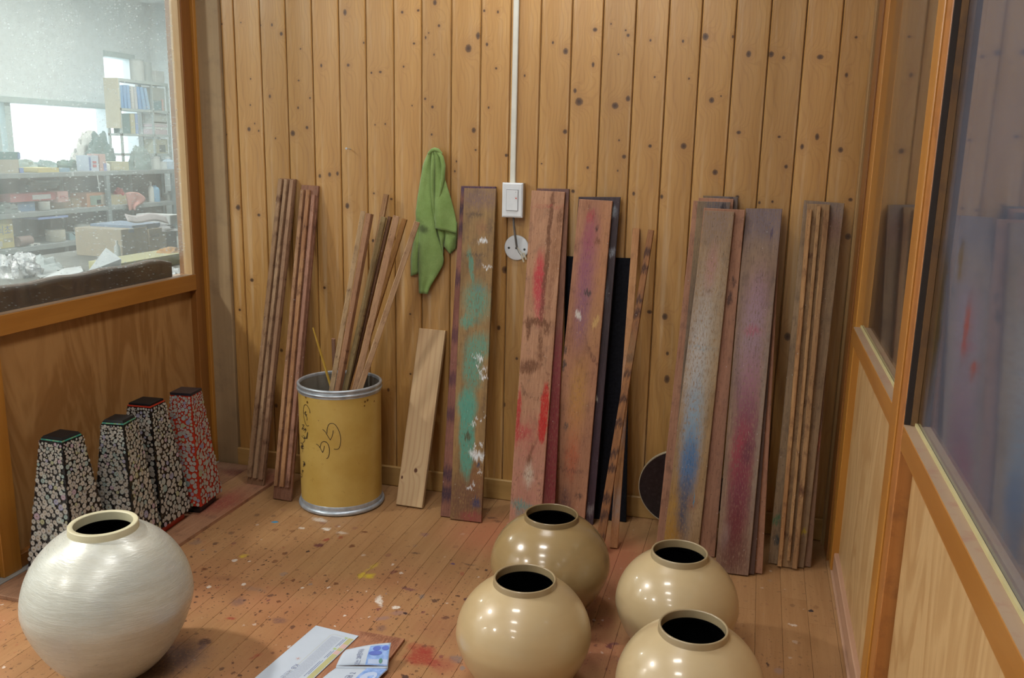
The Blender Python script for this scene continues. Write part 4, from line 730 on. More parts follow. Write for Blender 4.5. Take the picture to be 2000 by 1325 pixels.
Z3 = lambda q: (790 + q[0] / 4.143, 280 + q[1] / 4.143)
def lerp_poly(poly, y):
    for (x0, y0), (x1, y1) in zip(poly, poly[1:]):
        if y0 <= y <= y1: return x0 + (x1 - x0) * (y - y0) / max(y1 - y0, 1e-6)
    return poly[-1][0] if y > poly[-1][1] else poly[0][0]
def sheet(mb, left, right, y0l, y1l, y0r, y1r, depth, folds, amp, n=22, mrows=46, gather=None):
    rows = []
    for i in range(mrows + 1):
        v = i / mrows; r = []
        yl = y0l + (y1l - y0l) * v; yr = y0r + (y1r - y0r) * v
        xl, xr = lerp_poly(left, yl), lerp_poly(right, yr)
        for j in range(n + 1):
            u = j / n; px, py = Z3((xl + (xr - xl) * u, yl + (yr - yl) * u))
            d = depth + amp * (0.5 + 0.5 * math.sin(folds * math.pi * u + 0.6 * math.sin(3 * v))) * (0.5 + 0.5 * v) + 0.012 * (1 - (2 * u - 1) ** 2) + 0.002 * math.sin(9 * v + 4 * u)
            r.append(at_wall(px, py, -d))
        rows.append(r)
    mb.grid(rows)
tw = MB()
sheet(tw, [(100, 560), (85, 720), (68, 820), (50, 930), (52, 1075)], [(160, 560), (150, 700), (125, 900), (118, 1050)], 560, 1075, 560, 1052, 0.013, 1.5, 0.004, 8, 20)
sheet(tw, [(330, 640), (322, 760), (314, 830), (368, 893)], [(425, 640), (424, 740), (418, 850), (372, 893)], 640, 893, 640, 893, 0.012, 2, 0.004, 8, 16)
sheet(tw, [(235, 640), (262, 740), (300, 850), (310, 905)], [(330, 640), (335, 720), (318, 800), (312, 905)], 640, 905, 640, 905, 0.013, 1, 0.003, 8, 14)
sheet(tw, [(214, 58), (190, 85), (172, 120), (150, 180), (130, 300), (108, 430), (92, 560), (95, 620), (122, 640), (118, 760), (116, 900), (115, 1050), (118, 1215)], [(238, 50), (236, 120), (226, 300), (228, 400), (236, 520), (246, 640), (262, 730), (300, 850), (318, 935), (313, 985), (265, 1070), (205, 1165), (188, 1220)], 58, 1215, 50, 1220, 0.022, 2.5, 0.006)
sheet(tw, [(232, 50), (232, 150), (232, 300), (234, 450), (242, 560), (252, 690)], [(252, 48), (292, 80), (318, 120), (328, 180), (328, 290), (345, 350), (370, 430), (400, 540), (424, 650), (422, 728)], 50, 690, 48, 728, 0.026, 2.2, 0.008, 20, 36)
# rolled crease down the right layer and the gathered loop over the nail
tw.tube([at_wall(*Z3(q), y=-d) for q, d in (((232, 52), .034), ((232, 130), .040), ((228, 220), .041), ((226, 300), .040), ((228, 400), .038), ((236, 520), .034), ((250, 640), .028))], [0.004, 0.0055, 0.006, 0.0055, 0.005, 0.004, 0.002], 8)
tw.tube([at_wall(*Z3(q), y=-d) for q, d in (((262, 60), .036), ((300, 110), .040), ((316, 180), .042), ((312, 280), .042), ((290, 400), .040), ((265, 520), .036))], [0.004, 0.006, 0.0065, 0.006, 0.004, 0.002], 8)
tw.tube([at_wall(*Z3(q), y=-d) for q, d in (((200, 85), .032), ((225, 56), .040), ((245, 50), .042), ((270, 56), .040), ((295, 85), .033))], 0.0055, 8)
to = tw.build('towel', M_tow, smooth=70)
md_ = to.modifiers.new('thickness', 'SOLIDIFY'); md_.thickness = 0.0028; md_.offset = 0
tag(to, 'green terry towel hung by its middle from a nail on the plank wall', 'towel')
nl = at_wall(687, 291.5)
tag(MB().tube([(nl.x, 0.0, nl.z), (nl.x - 0.004, -0.036, nl.z + 0.002)], 0.0016, 8).lathe([(0.0003, 0), (0.004, 0), (0.004, 0.001), (0.0003, 0.001)], 12).build('nail', M_steel), 'bare nail driven into the planks above the grooved boards', 'nail')
no = bpy.data.objects['nail']
for v_ in no.data.vertices[-48:]:
    x_, y_, z_ = v_.co; v_.co = (nl.x - 0.004 + x_, -0.036 - z_, nl.z + 0.002 + y_)

# ------------------------------------------------------------------ cable duct, switch, cable, cover disc
M_ivory = flat('ivory_plastic', (0.66, 0.66, 0.60), 0.35, 0.5); M_wp = flat('white_plastic', (0.70, 0.74, 0.78), 0.35, 0.5)
pz = at_wall(1004, 357); xd = (at_wall(1004, 340).x + at_wall(1010.7, 5).x) / 2
tag(MB().cbox(xd - 0.0095, xd + 0.0095, -0.018, -0.0075, pz.z - 0.004, CEIL, 0.0025, 'z').build('cable_duct', M_ivory), 'white plastic cable duct running up the plank wall to the ceiling', 'cable duct')
sa, sb = at_wall(983, 357, -0.036), at_wall(1020.5, 425, -0.036)
sw = empty('light_switch', (sa.x, -0.0075, sb.z)); tag(sw, 'white surface-mounted rocker switch box on the plank wall', 'switch')
W_, H_ = sb.x - sa.x, sa.z - sb.z
MB().cbox(0, W_, -0.028, 0, 0, H_, 0.003, 'z').build('back_box', flat('aged_ivory_plastic', (0.58, 0.52, 0.40), 0.4), sw)
MB().loft([[(-.001, -0.028, -.001), (W_ + .001, -0.028, -.001), (W_ + .001, -0.028, H_ + .001), (-.001, -0.028, H_ + .001)], [(-.001, -0.034, -.001), (W_ + .001, -0.034, -.001), (W_ + .001, -0.034, H_ + .001), (-.001, -0.034, H_ + .001)], [(.004, -0.037, .004), (W_ - .004, -0.037, .004), (W_ - .004, -0.037, H_ - .004), (.004, -0.037, H_ - .004)]], True).build('face_plate', M_wp, sw)
MB().box(W_ * .20, W_ * .80, -0.0376, -0.037, H_ * .19, H_ * .81).build('rocker_gap', flat('dark_gap', (0.10, 0.10, 0.11), 0.6), sw)
rk = MB().cbox(W_ * .215, W_ * .785, -0.0398, -0.0377, H_ * .20, H_ * .80, 0.0008, 'z').build('rocker', M_wp, sw)
dt = MB().disc((W_ * .70, -0.0401, H_ * .56), 0.0024, (0, -1, 0), 10)
for dx, dz, r_ in ((-.004, .003, .0009), (.004, .0025, .0008), (.0, .005, .0008), (-.003, -.002, .0007), (.003, -.003, .0007)): dt.disc((W_ * .70 + dx, -0.0401, H_ * .56 + dz), r_, (0, -1, 0), 6)
dt.build('red_paint_spot', flat('red_spot', (0.62, 0.06, 0.03), 0.5), rk, fix=False)
MB().disc((W_ * .68, -0.0401, H_ * .74), 0.0014, (0, -1, 0), 10).build('pilot_mark', flat('grey_mark', (0.35, 0.35, 0.35), 0.5), rk, fix=False)
dc = at_wall(1008, 484.5, -0.015)
dk = empty('cover_disc', (dc.x, -0.0075, dc.z)); tag(dk, 'round white blanking plate with two screws, below the light switch', 'cover plate')
RR = 0.0445
pl_ = MB().lathe([(0.0004, 0.0065), (RR * .8, 0.0062), (RR * .96, 0.0045), (RR, 0.001), (RR, 0.0)], 48).build('plate', M_wp, dk, smooth=40); pl_.rotation_euler = (math.pi / 2, 0, 0)
for nm, dx, dz, r_ in (('screw', -.0265, -.001, .0042), ('screw', .030, -.004, .0042), ('centre_hole', .0, -.001, .0040)):
    c_ = MB().lathe([(0.0003, 0.0078), (r_ * .7, 0.0076), (r_, 0.0064)], 14).build(nm, flat('dark_screw', (0.06, 0.06, 0.055), 0.35, 0.5, 0.6), dk, smooth=40); c_.rotation_euler = (math.pi / 2, 0, 0); c_.location = (dx, 0, dz)
cb_ = empty('loose_cable', (dc.x, 0, dc.z)); tag(cb_, 'grey cable dropping from the switch with bare cream connectors over the disc', 'cable')
loc_ = lambda px, py, d: at_wall(px, py, -d) - Vector((dc.x, 0, dc.z))
MB().tube([loc_(1003, 424, .022), loc_(1003.5, 440, .024), loc_(1006, 460, .026), loc_(1008.5, 478, .022), loc_(1009.5, 485, .018)], 0.0036, 10).build('sheath', flat('grey_cable_sheath', (0.13, 0.125, 0.12), 0.5), cb_, smooth=50)
for a_, c_, nm in ((((1009, 484), (1013, 493), (1018, 500)), (0.16, 0.15, 0.13), 'core_wire'), (((1010, 483), (1016, 491), (1023, 497)), (0.45, 0.40, 0.30), 'core_wire')):
    MB().tube([loc_(*a_[0], .020), loc_(*a_[1], .023), loc_(*a_[2], .020)], 0.0013, 7).build(nm, flat('wire_%d' % int(c_[0] * 100), c_, 0.5), cb_, smooth=50)
for a_, b_ in (((1018, 497), (1023, 512)), ((1023, 494), (1027.5, 507))):
    MB().tube([loc_(*a_, .020), loc_(*b_, .017)], 0.0030, 6).build('crimp_connector', flat('cream_connector', (0.66, 0.60, 0.46), 0.45), cb_)
    
# ------------------------------------------------------------------ five round jars
def jar_profile(R, b, rr, hr, lip=0.0055, foot=0.40):
    zc = b * 0.96; pr = [(0.0005, 0.004), (R * foot - .006, 0.004), (R * foot - .004, 0.0), (R * foot, 0.0)]
    a0 = -math.acos(min(1, foot)); zf = zc + b * math.sin(a0)
    a1 = math.acos(rr / R)
    for k in range(41):
        t = a0 + (a1 - a0) * k / 40; r = R * math.cos(t); z = zc + b * math.sin(t)
        if t < 0: r *= 1 - 0.055 * math.sin(math.pi * min(1, -t / -a0 if a0 else 0)) ; z = z - (zf - 0.0) * (t / a0) ** 3
        pr.append((r, z))
    zb = pr[-1][1]
    out = pr[:-1] + [(rr + .0012, zb + .0003), (rr + 0.0002, zb + .003), (rr, zb + hr - .002), (rr - .001, zb + hr - .0004), (rr - .0028, zb + hr), (rr - lip + .001, zb + hr - .0004), (rr - lip, zb + hr - .002)]
    inn = [(rr - lip, zb + hr - .0021), (rr - lip - .0004, zb + hr * .1), (rr - lip - .0002, zb - .004)]
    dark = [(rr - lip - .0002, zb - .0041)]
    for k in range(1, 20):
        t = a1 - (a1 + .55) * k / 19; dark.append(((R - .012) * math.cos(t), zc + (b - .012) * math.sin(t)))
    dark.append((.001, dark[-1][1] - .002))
    return out, inn, dark, zb
def glaze(nm, c1, c2, rough):
    s = NT(nm); P = s.obj(); n1 = s.noise(P, 7.0, 4).outputs[0]; n2 = s.noise(s.v('MULTIPLY', P, (6, 6, 60)), 1.0, 4).outputs[0]
    col = s.mix(s.mr(s.m('ADD', s.m('MULTIPLY', n1, .5), s.m('MULTIPLY', n2, .5)), .35, .65), c1, c2)
    return s.pbr(col, s.m('ADD', rough, s.m('MULTIPLY', n1, .06)), 0.55, coat=0.5, coat_rough=0.10)
M_rimA = flat('tan_rim_glaze', (0.33, 0.225, 0.10), 0.38, 0.5)
M_dark_in = flat('near_black_lining', (0.004, 0.004, 0.005), 0.6, 0.3)  # near-black inner shell shared by all the jars
jars = [((-.4703, -1.1301), .1625, .1485, .0745, .0146, (0.44, 0.33, 0.175), (0.46, 0.348, 0.187), .31, 'sandy beige round jar in front, between the brown jar and the camera', 'moon_jar'),
        ((-.4935, -.7535), .1680, .1500, .0749, .0150, (0.285, 0.20, 0.09), (0.31, 0.218, 0.10), .20, 'darker olive-tan glossy round jar, farthest back of the four tan jars', 'moon_jar'),
        ((-.1316, -.8680), .1570, .1468, .0715, .0165, (0.44, 0.34, 0.19), (0.46, 0.357, 0.20), .27, 'sandy beige round jar standing right in front of the crimson board stack', 'moon_jar'),
        ((-.0700, -1.2296), .1610, .1484, .0741, .0150, (0.45, 0.35, 0.20), (0.47, 0.367, 0.21), .27, 'sandy beige round jar nearest the right panels, cut off by the picture edge', 'moon_jar')]
for (X_, Y_), R, b, rr_, hr, c1, c2, rg, lb, nm in jars:
    j = empty(nm, (X_, Y_, 0)); tag(j, lb, 'jar', 'tan lacquered round jars')
    o_, i_, d_, zb = jar_profile(R, b, rr_, hr)
    nb = len(o_) - 7
    MB().lathe(o_[:nb + 1], 96).build('body', glaze('jar_glaze', c1, c2, rg), j, smooth=60)
    MB().lathe(o_[nb:] + i_, 96).build('rim', glaze('rim_glaze', tuple(c * .66 for c in c1), tuple(c * .66 for c in c2), .36), j, smooth=60)
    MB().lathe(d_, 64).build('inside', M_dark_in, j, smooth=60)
# the big pearly one
s = NT('brushed_mother_of_pearl'); P = s.obj(); x, y, z = s.sep(P)
ang = s.m('ARCTAN2', y, x); tl = s.m('ADD', z, s.m('MULTIPLY', s.m('SINE', s.m('ADD', ang, 0.6)), 0.012))
Q = s.comb(s.m('MULTIPLY', ang, 1.6), s.m('MULTIPLY', tl, 70.0), 0.0); n1 = s.noise(Q, 1.0, 5, 0.65, 0.4).outputs[0]
Q2 = s.comb(s.m('MULTIPLY', ang, 5.0), s.m('MULTIPLY', tl, 330.0), 0.0); n2 = s.noise(Q2, 1.0, 4, 0.6).outputs[0]
n3 = s.noise(P, 9.0, 3).outputs[0]
col = s.mix(s.mr(n1, .28, .72), (0.45, 0.455, 0.39), (0.55, 0.57, 0.51)); col = s.mix(s.m('MULTIPLY', s.mr(n2, .50, .75), .5), col, (0.68, 0.72, 0.70))
col = s.mix(s.m('MULTIPLY', s.mr(n3, .55, .75), .3), col, (0.46, 0.48, 0.52))
hb = s.m('ADD', s.m('MULTIPLY', n1, .8), s.m('MULTIPLY', n2, .6))
M_pearl = s.pbr(col, s.mr(n2, .35, .7, .42, .22), 0.65, 0.12, normal=s.bump(hb, 0.55, 0.0016), coat=0.2, coat_rough=0.2)
j = empty('pearl_jar', (-1.456, -1.357, 0)); tag(j, 'large pearly white round jar with brushed lustre, nearest on the left', 'jar')
o_, i_, d_, zb = jar_profile(.1945, .1970, .0783, .0175, .0125)
nb = len(o_) - 7
MB().lathe(o_[:nb + 1], 128).build('body', M_pearl, j, smooth=60)
MB().lathe(o_[nb:] + i_, 96).build('rim', flat('cream_rim', (0.52, 0.49, 0.33), 0.4, 0.5), j, smooth=60)
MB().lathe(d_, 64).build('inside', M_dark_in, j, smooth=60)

# ------------------------------------------------------------------ inlaid tapering boxes on the stained boards
def shell_mat(nm, rose):
    s = NT(nm); a = s.n('Attribute', attribute_name='tint').outputs['Color']; r = s.n('Attribute', attribute_name='rad').outputs['Fac']
    P = s.obj(); n1 = s.noise(P, 160.0, 3).outputs[0]
    if rose: f = s.mr(s.m('SINE', s.m('MULTIPLY', r, 17.0)), -.2, .9)
    else: f = s.mr(s.noise(P, 420.0, 2).outputs[0], .35, .65)
    col = s.mix(f, s.v('MULTIPLY', a, (.55, .55, .55) if rose else (.72, .72, .72)), a)
    if not rose: col = s.mix(s.mr(r, .20, .14), col, (0.22, 0.14, 0.03))
    return s.pbr(col, s.mr(n1, .3, .7, .25, .5), 0.7, 0.1, normal=s.bump(n1, .3, .001))
M_rose, M_daisy = shell_mat('rose_shell_inlay', True), shell_mat('daisy_shell_inlay', False)
M_blk = flat('black_lacquer', (0.010, 0.009, 0.010), 0.25, 0.5); M_lid = flat('satin_black_lid', (0.008, 0.008, 0.009), 0.5, 0.2); M_redl = flat('vermilion_lacquer', (0.42, 0.030, 0.012), 0.3, 0.5)
M_gold = flat('fine_leaf_inlay', (0.22, 0.17, 0.10), 0.4); M_abal = None
s = NT('abalone_band'); n1 = s.noise(s.obj(), 90.0, 3).outputs[0]
M_abal = s.pbr(s.ramp(n1, [(.3, (0.02, 0.10, 0.09)), (.5, (0.05, 0.30, 0.22)), (.62, (0.22, 0.32, 0.12)), (.75, (0.10, 0.25, 0.40))]), 0.2, 0.7)
def tower(X_, Y_, yaw, a, b, h, style, lid, label, foot=None):
    t = empty('inlaid_box', (X_, Y_, 0.0125), yaw); tag(t, label, 'lacquer box', 'mother-of-pearl inlaid boxes')
    zf = 0.030 if foot else 0.004
    if foot: MB().cbox(-b * .40, b * .40, -b * .40, b * .40, 0.0, zf, .002, 'z').build('plinth', foot, t)
    h_ = h - .0125
    ground = M_redl if style == 'red_rose' else M_blk
    sq = lambda e, z: [(-e, -e, z), (e, -e, z), (e, e, z), (-e, e, z)]
    MB().loft([sq(b / 2, zf), sq(a / 2, h_)], True).build('body', ground, t)
    if lid == 'black_green': MB().loft([sq(a * .46, h_), sq(a * .46, h_ + .006), sq(a * .40, h_ + .012)], True).build('lid', M_lid, t); MB().loft([sq(a * .475, h_ + .0005), sq(a * .462, h_ + .0045)], False).build('lid_band', M_abal, t)
    elif lid == 'red': MB().loft([sq(a * .50, h_), sq(a * .50, h_ + .004)], True).build('lid_band', M_redl, t); MB().loft([sq(a * .46, h_ + .004), sq(a * .46, h_ + .010), sq(a * .42, h_ + .012)], True).build('lid', M_lid, t)
    else: MB().loft([sq(a * .52, h_), sq(a * .52, h_ + .009)], True).build('lid', flat('dark_lid', (0.02, 0.02, 0.028), 0.3), t)
    rg = random.Random(int(X_ * 1000 + Y_ * 777)); mb = MB(); tint = []; rad = []; gl = MB()
    sl = math.hypot(h_ - zf, (b - a) / 2)
    for side in range(4):
        ca, sa_ = math.cos(side * math.pi / 2), math.sin(side * math.pi / 2)
        def P3(u, v, off):       # u across (m), v up the slope 0..1
            e = (b / 2) + (a / 2 - b / 2) * v; z = zf + (h_ - zf) * v; y = -e - off
            return Vector((u * ca - y * sa_, u * sa_ + y * ca, z))
        placed = []
        tries = 0
        while len(placed) < 250 and tries < 5200:
            tries += 1
            v = rg.random() ** 1.05; e = (b / 2 + (a / 2 - b / 2) * v)
            big = 1 - v
            if style == 'daisy': r = (0.0056 + 0.0105 * big) * rg.uniform(.65, 1.15)
            else: r = (0.0052 + 0.0056 * min(1, big * 1.6)) * rg.uniform(.55, 1.2)
            if tries > 2600: r *= .6
            u = rg.uniform(-e + r * .8, e - r * .8); vv = v * sl
            if vv < r * .9 or vv > sl - r * .9: continue
            if any((u - p[0]) ** 2 + (vv - p[1]) ** 2 < ((r + p[2]) * (.74 if style == 'daisy' else .92)) ** 2 for p in placed): continue
            placed.append((u, vv, r))
            base = rg.choice([(0.50, 0.48, 0.43), (0.56, 0.54, 0.49), (0.45, 0.44, 0.41), (0.52, 0.49, 0.43), (0.48, 0.52, 0.48)])
            if rg.random() < .13: base = rg.choice([(0.46, 0.48, 0.30), (0.36, 0.36, 0.50), (0.50, 0.38, 0.46), (0.34, 0.46, 0.44)])
            k = len(mb.v); off = .0004 + .00002 * len(placed)
            if style == 'daisy':
                n = 13; ph = rg.uniform(0, 6.28)
                mb.v.append(P3(u, vv / sl, off)); tint.append(base); rad.append(0.0)
                for q in range(n * 2):
                    rr2 = r if q % 2 == 0 else r * .66
                    an = ph + math.pi * q / n; mb.v.append(P3(u + rr2 * math.cos(an), (vv + rr2 * math.sin(an)) / sl, off)); tint.append(base); rad.append(rr2 / r)
                # small centre so that the heart of the flower can be coloured
                for q in range(n * 2): mb.f.append((k, k + 1 + q, k + 1 + (q + 1) % (n * 2))); mb.mi.append(0)
            else:
                n = 12; ph = rg.uniform(0, 6.28)
                mb.v.append(P3(u, vv / sl, off)); tint.append(base); rad.append(0.0)
                for q in range(n):
                    rr2 = r * (1 + .07 * math.sin(3 * q + ph)); an = ph + 2 * math.pi * q / n
                    mb.v.append(P3(u + rr2 * math.cos(an), (vv + rr2 * math.sin(an)) / sl, off)); tint.append(base); rad.append(1.0)
                for q in range(n): mb.f.append((k, k + 1 + q, k + 1 + (q + 1) % n)); mb.mi.append(0)
        for _ in range(520 if style == 'daisy' else 330):      # leaves and stems between the flowers
            v = rg.uniform(.02, .98); e = (b / 2 + (a / 2 - b / 2) * v); u = rg.uniform(-e + .003, e - .003); an = rg.uniform(0, 6.28); l = rg.uniform(.002, .0055); w2 = .0005 if style == 'daisy' else .0009
            vv = v * sl; k = len(gl.v); dx, dy = l * math.cos(an), l * math.sin(an); nx, ny = -w2 * math.sin(an), w2 * math.cos(an)
            if abs(u + dx) > e - .001 or abs(u - dx) > e - .001: continue
            gl.v += [P3(u - dx, (vv - dy) / sl, .0002), P3(u + nx, (vv + ny) / sl, .0002), P3(u + dx, (vv + dy) / sl, .0002), P3(u - nx, (vv - ny) / sl, .0002)]; gl.f.append((k, k + 1, k + 2, k + 3)); gl.mi.append(0)
    o = mb.build('flower_inlay', M_daisy if style == 'daisy' else M_rose, t, fix=False)
    at = o.data.attributes.new('tint', 'FLOAT_COLOR', 'POINT'); at.data.foreach_set('color', [c for q in tint for c in (*q, 1)])
    ar = o.data.attributes.new('rad', 'FLOAT', 'POINT'); ar.data.foreach_set('value', rad)
    tag(o, 'shell %s inlay' % ('daisy' if style == 'daisy' else 'rose'), kind='stuff')
    tag(gl.build('leaf_inlay', M_gold if style != 'red_rose' else flat('red_leaf_inlay', (0.40, 0.16, 0.08), .4), t, fix=False), kind='stuff')
    return t
tower(-1.906, -0.987, -0.012, .0794, .172, .4332, 'daisy', 'black_green', 'black tapering lacquer box inlaid with large daisies, leftmost and nearest of four')
tower(-1.850, -0.8115, 0.139, .0734, .152, .4363, 'daisy', 'black_green', 'black tapering lacquer box with daisy inlay and green-edged lid, second of four')
tower(-1.897, -0.6233, 0.069, .0828, .174, .4356, 'rose', 'red', 'black tapering lacquer box inlaid with roses, red-edged lid, third of four', M_redl)
tower(-1.8733, -0.4460, 0.11, .0735, .150, .4285, 'red_rose', 'dark', 'red tapering lacquer box inlaid with pale roses, farthest of four', M_blk)

# ------------------------------------------------------------------ stained boards lying along the left wall, plank under the papers
def fb(name, x0, x1, y0, y1, t, mt, label):
    o = MB().cbox(0, x1 - x0, 0, t, 0, y1 - y0, .0012, 'x').build(name, mt(x1 - x0, y1 - y0))
    o.matrix_world = Matrix(((1, 0, 0, x0), (0, 0, 1, y0), (0, -1, 0, t), (0, 0, 0, 1)))
    return tag(o, label, 'board')
fb('floor_board', -1.888, -1.722, -1.16, -0.03, .0118, lambda w, L: board_mat('stained_floor_board', w, L, (0.33, 0.17, 0.105), (0.45, 0.255, 0.165), [(.5, .68, .45, .09, 0, (0.25, 0.035, 0.035), .75, .8), (.8, .9, .3, .06, 0, (0.30, 0.09, 0.07), .6, .8), (.2, .8, .2, .2, 0, (0.38, 0.24, 0.10), .5, .8), (.9, .95, .1, .03, 0, (0.14, 0.06, 0.05), .7, .6)], .5, .6), 'pink-stained board lying on the floor along the inlaid boxes, room side')
fb('floor_board', -2.040, -1.8895, -1.17, -0.028, .0118, lambda w, L: board_mat('stained_inner_floor_board', w, L, (0.28, 0.15, 0.095), (0.40, 0.23, 0.15), [(.72, .80, .2, .035, 20, (0.03, 0.045, 0.09), .85, .7), (.8, .93, .4, .03, -20, (0.14, 0.04, 0.04), .8, .6), (.5, .97, .5, .03, 0, (0.40, 0.27, 0.19), .5, .7)], .5, .7), 'stained board with a dark blue blot lying on the floor against the left wall')
pA, pB = at_floor(697, 1229, .008), at_floor(790, 1249, .008)
fb('floor_board', pB.x - .150, pB.x, -1.62, (pA.y + pB.y) / 2 - .002, .0085, lambda w, L: board_mat('scrap_plank', w, L, (0.36, 0.16, 0.095), (0.46, 0.235, 0.15), [(.35, .985, .2, .02, 0, (0.17, 0.06, 0.03), .8, .6), (.7, .97, .25, .03, 20, (0.17, 0.06, 0.03), .75, .6), (.9, .93, .1, .05, 0, (0.16, 0.05, 0.03), .7, .6)], .6, .7), 'reddish scrap plank lying under the envelope and leaflet')

# ------------------------------------------------------------------ envelope and leaflet
M_paper = flat('white_paper', (0.47, 0.54, 0.63), .8, .2, vary=.02); M_olive = flat('olive_print', (0.44, 0.43, 0.22), .8, .2); M_ink = flat('dark_blue_ink', (0.10, 0.13, 0.28), .8, .2); M_pinkp = flat('pink_print', (0.55, 0.38, 0.36), .8); M_greenp = flat('green_print', (0.36, 0.48, 0.22), .8); M_greyl = flat('grey_print', (0.30, 0.34, 0.45), .8)
ZE = .0100
E = [at_floor(q[0], q[1], ZE) for q in ((617.3, 1223), (700.4, 1243.4))]
eT = (E[1] - E[0]); eW = eT.length; eX = eT.normalized()
eY = at_floor(516.7, 1325, ZE) - E[0]; eY = (eY - eX * eY.dot(eX)).normalized()
eN = Vector((0, 0, 1))
env = empty('envelope'); env.matrix_world = Matrix(((eX.x, eY.x, 0, E[0].x), (eX.y, eY.y, 0, E[0].y), (eX.z, eY.z, 1, ZE), (0, 0, 0, 1)))
# local: x across the short side, y along the length towards the camera, z up
handed = eX.cross(eY).z
tag(env, 'white bank envelope with olive stripe lying on the floor, left of the leaflet', 'envelope')
eL = .30
def flat_part(name, quads, mt, z, parent=env):
    mb = MB()
    for q in quads:
        k = len(mb.v); mb.v += [Vector((a, b, z)) for a, b in q]; mb.f.append(tuple(range(k, k + len(q)))); mb.mi.append(0)
    return mb.build(name, mt, parent, fix=False)
def elocal(px, py):
    p = at_floor(px, py, ZE + .0015) - E[0]; return Vector((p.dot(eX), p.dot(eY)))
FXF = elocal(600, 1282).x / eW
R4 = lambda x0, x1, y0, y1: [(x0, y0), (x1, y0), (x1, y1), (x0, y1)]
MB().box(0, eW, 0, eL, 0, .0012).build('sheet', M_paper, env)
flat_part('olive_stripe', [R4(eW * .87, eW * .985, .020, eL * .98)], M_olive, .0014)
flat_part('stripe_tint', [R4(eW * .87, eW * .985, .050, .070), R4(eW * .87, eW * .985, .083, .100)], M_pinkp, .0015)
fr_ = []
lw = .0006
fr_ += [R4(eW * FXF, eW * FXF + lw, .030, eL * .97), R4(eW * (FXF + .08), eW * .86, .0185, .0185 + lw)]
for k in range(8):
    a_, b_ = k / 8 * math.pi / 2, (k + 1) / 8 * math.pi / 2; f_ = lambda a, r: (eW * (FXF + .08) - r * math.cos(a), .030 - r * 1.0 * math.sin(a) * .0115 / (eW * .08))
    fr_.append([f_(a_, eW * .08), f_(b_, eW * .08), f_(b_, eW * .08 - lw), f_(a_, eW * .08 - lw)])
flat_part('printed_frame', fr_, M_olive, .0014)
ln = []; rl = random.Random(2)
for c_ in range(9):
    x_ = eW * (FXF + .05 + c_ * (.76 - FXF - .06) / 9); y_ = .028
    while y_ < eL * .95:
        l_ = rl.uniform(.004, .014); ln.append(R4(x_, x_ + .0011, y_, y_ + l_)); y_ += l_ + .0012
flat_part('small_print', ln, M_greyl, .0014)
ln = []
for x0_, y0_, y1_ in ((.79, .032, .066), (.825, .028, .060), (.80, .092, .125), (.835, .086, .118), (.79, .140, .21), (.825, .135, .2)):
    y_ = y0_
    while y_ < y1_: l_ = rl.uniform(.003, .006); ln.append(R4(eW * x0_, eW * x0_ + .0017, y_, y_ + l_)); y_ += l_ + .0008
flat_part('bold_print', ln, M_ink, .0014)
tag(flat_part('green_marks', [R4(eW * .79, eW * .85, .020, .026), R4(eW * .79, eW * .85, .074, .082)], M_greenp, .0015), kind='stuff')
def text_mesh(body, size, mt, name, parent, M, extr=0.0):
    c_ = bpy.data.curves.new(name, 'FONT'); c_.body = body; c_.size = size; c_.resolution_u = 2
    o_ = bpy.data.objects.new(name, c_); C.objects.link(o_); dg = bpy.context.evaluated_depsgraph_get(); dg.update()
    me = bpy.data.meshes.new_from_object(o_.evaluated_get(dg)); bpy.data.objects.remove(o_)
    me.materials.clear(); me.materials.append(mt); r = bpy.data.objects.new(name, me); C.objects.link(r); r.parent = parent; r.matrix_local = M; return r
# lettering reads from the far end towards the camera
yd = Vector((0, 1, 0)); ux = yd.cross(Vector((0, 0, 1))) * (-1)     # letters' up side
def txtM(x_, y_, z_, dirv):
    d = Vector((dirv[0], dirv[1], 0)).normalized(); u = Vector((0, 0, 1 if handed > 0 else -1)).cross(d)
    if handed < 0: u = -u * -1
    return Matrix(((d.x, u.x, 0, x_), (d.y, u.y, 0, y_), (0, 0, 1, z_), (0, 0, 0, 1)))
M_logo = flat('bank_blue_ink', (0.16, 0.19, 0.33), .8)
a_, b_, c_ = elocal(577.5, 1297), elocal(564, 1307), elocal(541, 1330)
text_mesh('KB', (b_ - a_).length * .72, M_logo, 'lettering', env, txtM(a_.x, a_.y, .0015, (0, 1)))
text_mesh('국민은행', (c_ - b_).length * .27, M_logo, 'lettering', env, txtM(a_.x, b_.y + .001, .0015, (0, 1)))
star = []; sc_ = elocal(582, 1287)
for k in range(6):
    q_ = k * math.pi / 3 + .3; d_ = Vector((math.cos(q_), math.sin(q_))); n_ = Vector((-d_.y, d_.x)) * .0008; e_ = sc_ + d_ * .0075
    star.append([tuple(sc_ + n_), tuple(e_ + n_ * .6), tuple(e_ - n_ * .6), tuple(sc_ - n_)])
flat_part('star_logo', star, M_pinkp, .0015)
